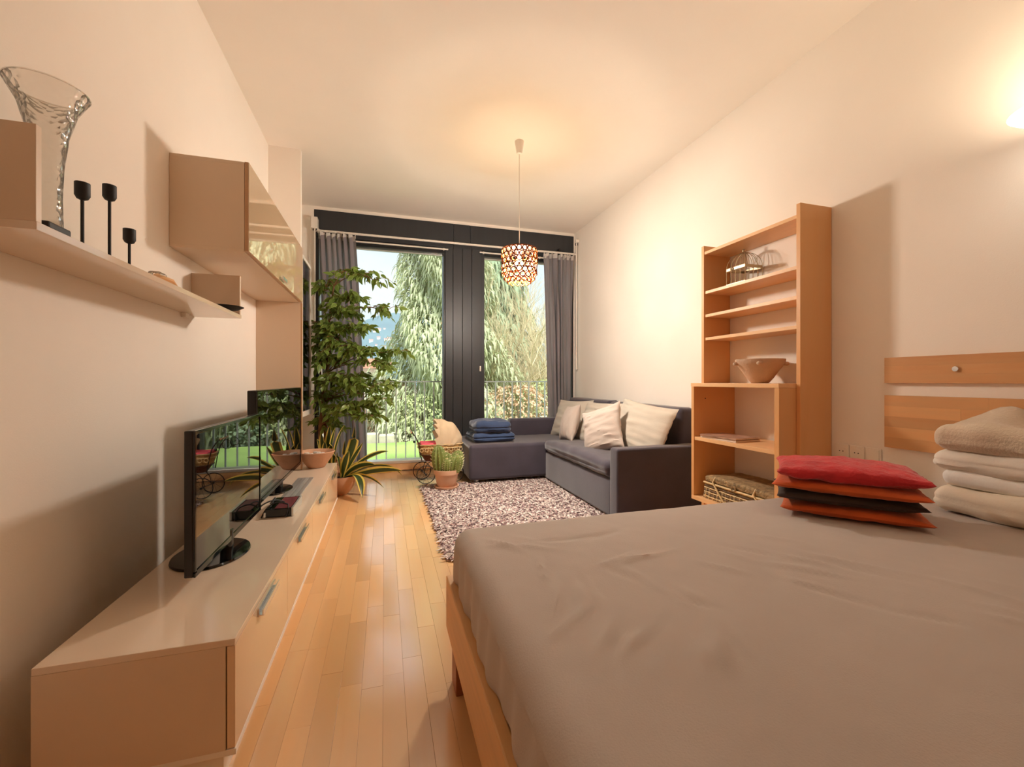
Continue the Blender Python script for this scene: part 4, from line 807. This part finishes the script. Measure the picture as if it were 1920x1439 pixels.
def bare(lab, x, y, h, seed, n0):
    t = thing('bare_shrub', lab, 'shrub', (x, y, -.45)); rr = random.Random(seed); big = MB(); tw = MB(); cnt = [0]
    def grow(p, d, l_, r_, lev):
        q = [p]; dd = d.copy()
        for i in range(4):
            dd = (dd + Vector((rr.uniform(-.22, .22), rr.uniform(-.22, .22), rr.uniform(-.05, .16)))).normalized(); q.append(q[-1] + dd * l_ / 4)
        (big if lev < 2 else tw).tube(q, [r_ * (1 - .13 * i) for i in range(5)], 4 if lev < 2 else 3)
        if lev < 4:
            for k in range((4, 5, 4, 3)[lev]):
                s_ = q[rr.choice((1, 2, 3, 4))]; e = (dd + Vector((rr.uniform(-.8, .8), rr.uniform(-.8, .8), rr.uniform(-.35, .5)))).normalized(); grow(s_, e, l_ * rr.uniform(.5, .72), r_ * .55, lev + 1)
    for k in range(n0):
        a = 2 * PI * k / n0 + rr.uniform(-.3, .3); grow(Vector((x + .15 * math.cos(a), y + .15 * math.sin(a), -.45)), Vector((math.cos(a) * .35, math.sin(a) * .35, 1)).normalized(), h * rr.uniform(.75, 1), .026, 0)
    part('stems', big, 'twig', t, kind='stuff'); part('twigs', tw, 'twig', t, kind='stuff')
bare('bare many stemmed shrub in the middle of the right window', 3.75, 11.6, 2.6, 31, 8); bare('bare shrub with arching twigs near the right curtain', 4.7, 12.6, 2.6, 32, 7); bare('bare shrub next to the conifer in the right window', 3.0, 12.9, 2.0, 33, 6)
# neighbour house, fence
nh = thing('white_house', 'white neighbouring house behind the fig tree leaves', 'house', (-3.4, 24, -.5))
part('wall', B(-7, .05, 23, 29, -.5, 1.7), 'house_wall', nh)
for y0, y1 in ((23 - .4, 26.0),): part('roof', MB().add([(-7.3, 22.6, 1.7), (.4, 22.6, 1.7), (.4, 26, 2.35), (-7.3, 26, 2.35), (-7.3, 29.4, 1.7), (.4, 29.4, 1.7)], [(0, 1, 2, 3), (3, 2, 5, 4), (1, 5, 2), (0, 3, 4), (0, 4, 5, 1)]), 'house_roof', nh)
for x in (-1.6, -.7): part('window', B(x, x + .5, 22.96, 23.02, .3, 1.2), 'glass_dark', nh)
fn_ = thing('garden_fence', 'pale brown board fence beyond the lawn', 'fence', (-1.2, 13.2, -.45))
for i in range(22): part('board', B(-3.2 + i * .16, -3.2 + i * .16 + .13, 13.2, 13.23, -.45, .62), 'fence_wood', fn_)
for i in range(4): part('post', B(-3.22 + i * 1.15, -3.14 + i * 1.15, 13.23, 13.31, -.45, .7), 'house_wall', fn_)
def hillz(u, v): return -6 + 150 * (v ** 1.1) * (.62 + .42 * math.exp(-((u - .5) / .13) ** 2) + .10 * nz((u * 6, v * 2, 0), 1, 3)) + 5 * nz((u * 60, v * 40, 0), 1)
hl = MB().grid(lambda u, v: (-420 + 900 * u, 560 + 420 * v, hillz(u, v)), 120, 40)
solo('hill', hl, 'hill', 'blue wooded hill far beyond the garden', 'hill', (0, 700, 0), smooth=True)['kind'] = 'structure'
rh = random.Random(3); hp = None
for i in range(15):
    y = 770 + (i // 5) * 40 + rh.uniform(-18, 18); x = (-.034 + (i % 5) * .015 + (i // 5) * .004 + rh.uniform(-.005, .005)) * y; z = hillz((x + 420) / 900, (y - 560) / 420) - 1; s_ = rh.uniform(1.8, 3.6)
    t = thing('far_house', 'tiny pale house on the distant hillside', 'house', (x, y, z), 'houses on the far hillside')
    part('wall', B(-s_, s_, -s_ * .7, s_ * .7, 0, s_ * 1.3), 'house_wall', t, local=True)
    part('roof', MB().add([(-s_ * 1.1, -s_ * .8, s_ * 1.3), (s_ * 1.1, -s_ * .8, s_ * 1.3), (s_ * 1.1, s_ * .8, s_ * 1.3), (-s_ * 1.1, s_ * .8, s_ * 1.3), (-s_ * 1.1, 0, s_ * 2), (s_ * 1.1, 0, s_ * 2)], [(0, 1, 5, 4), (2, 3, 4, 5), (1, 2, 5), (0, 4, 3), (0, 3, 2, 1)]), 'house_roof', t, local=True)
part('haze', B(-420, 460, 130, 740, -8, 150), 'haze')
bpy.data.objects['haze']['kind'] = 'structure'
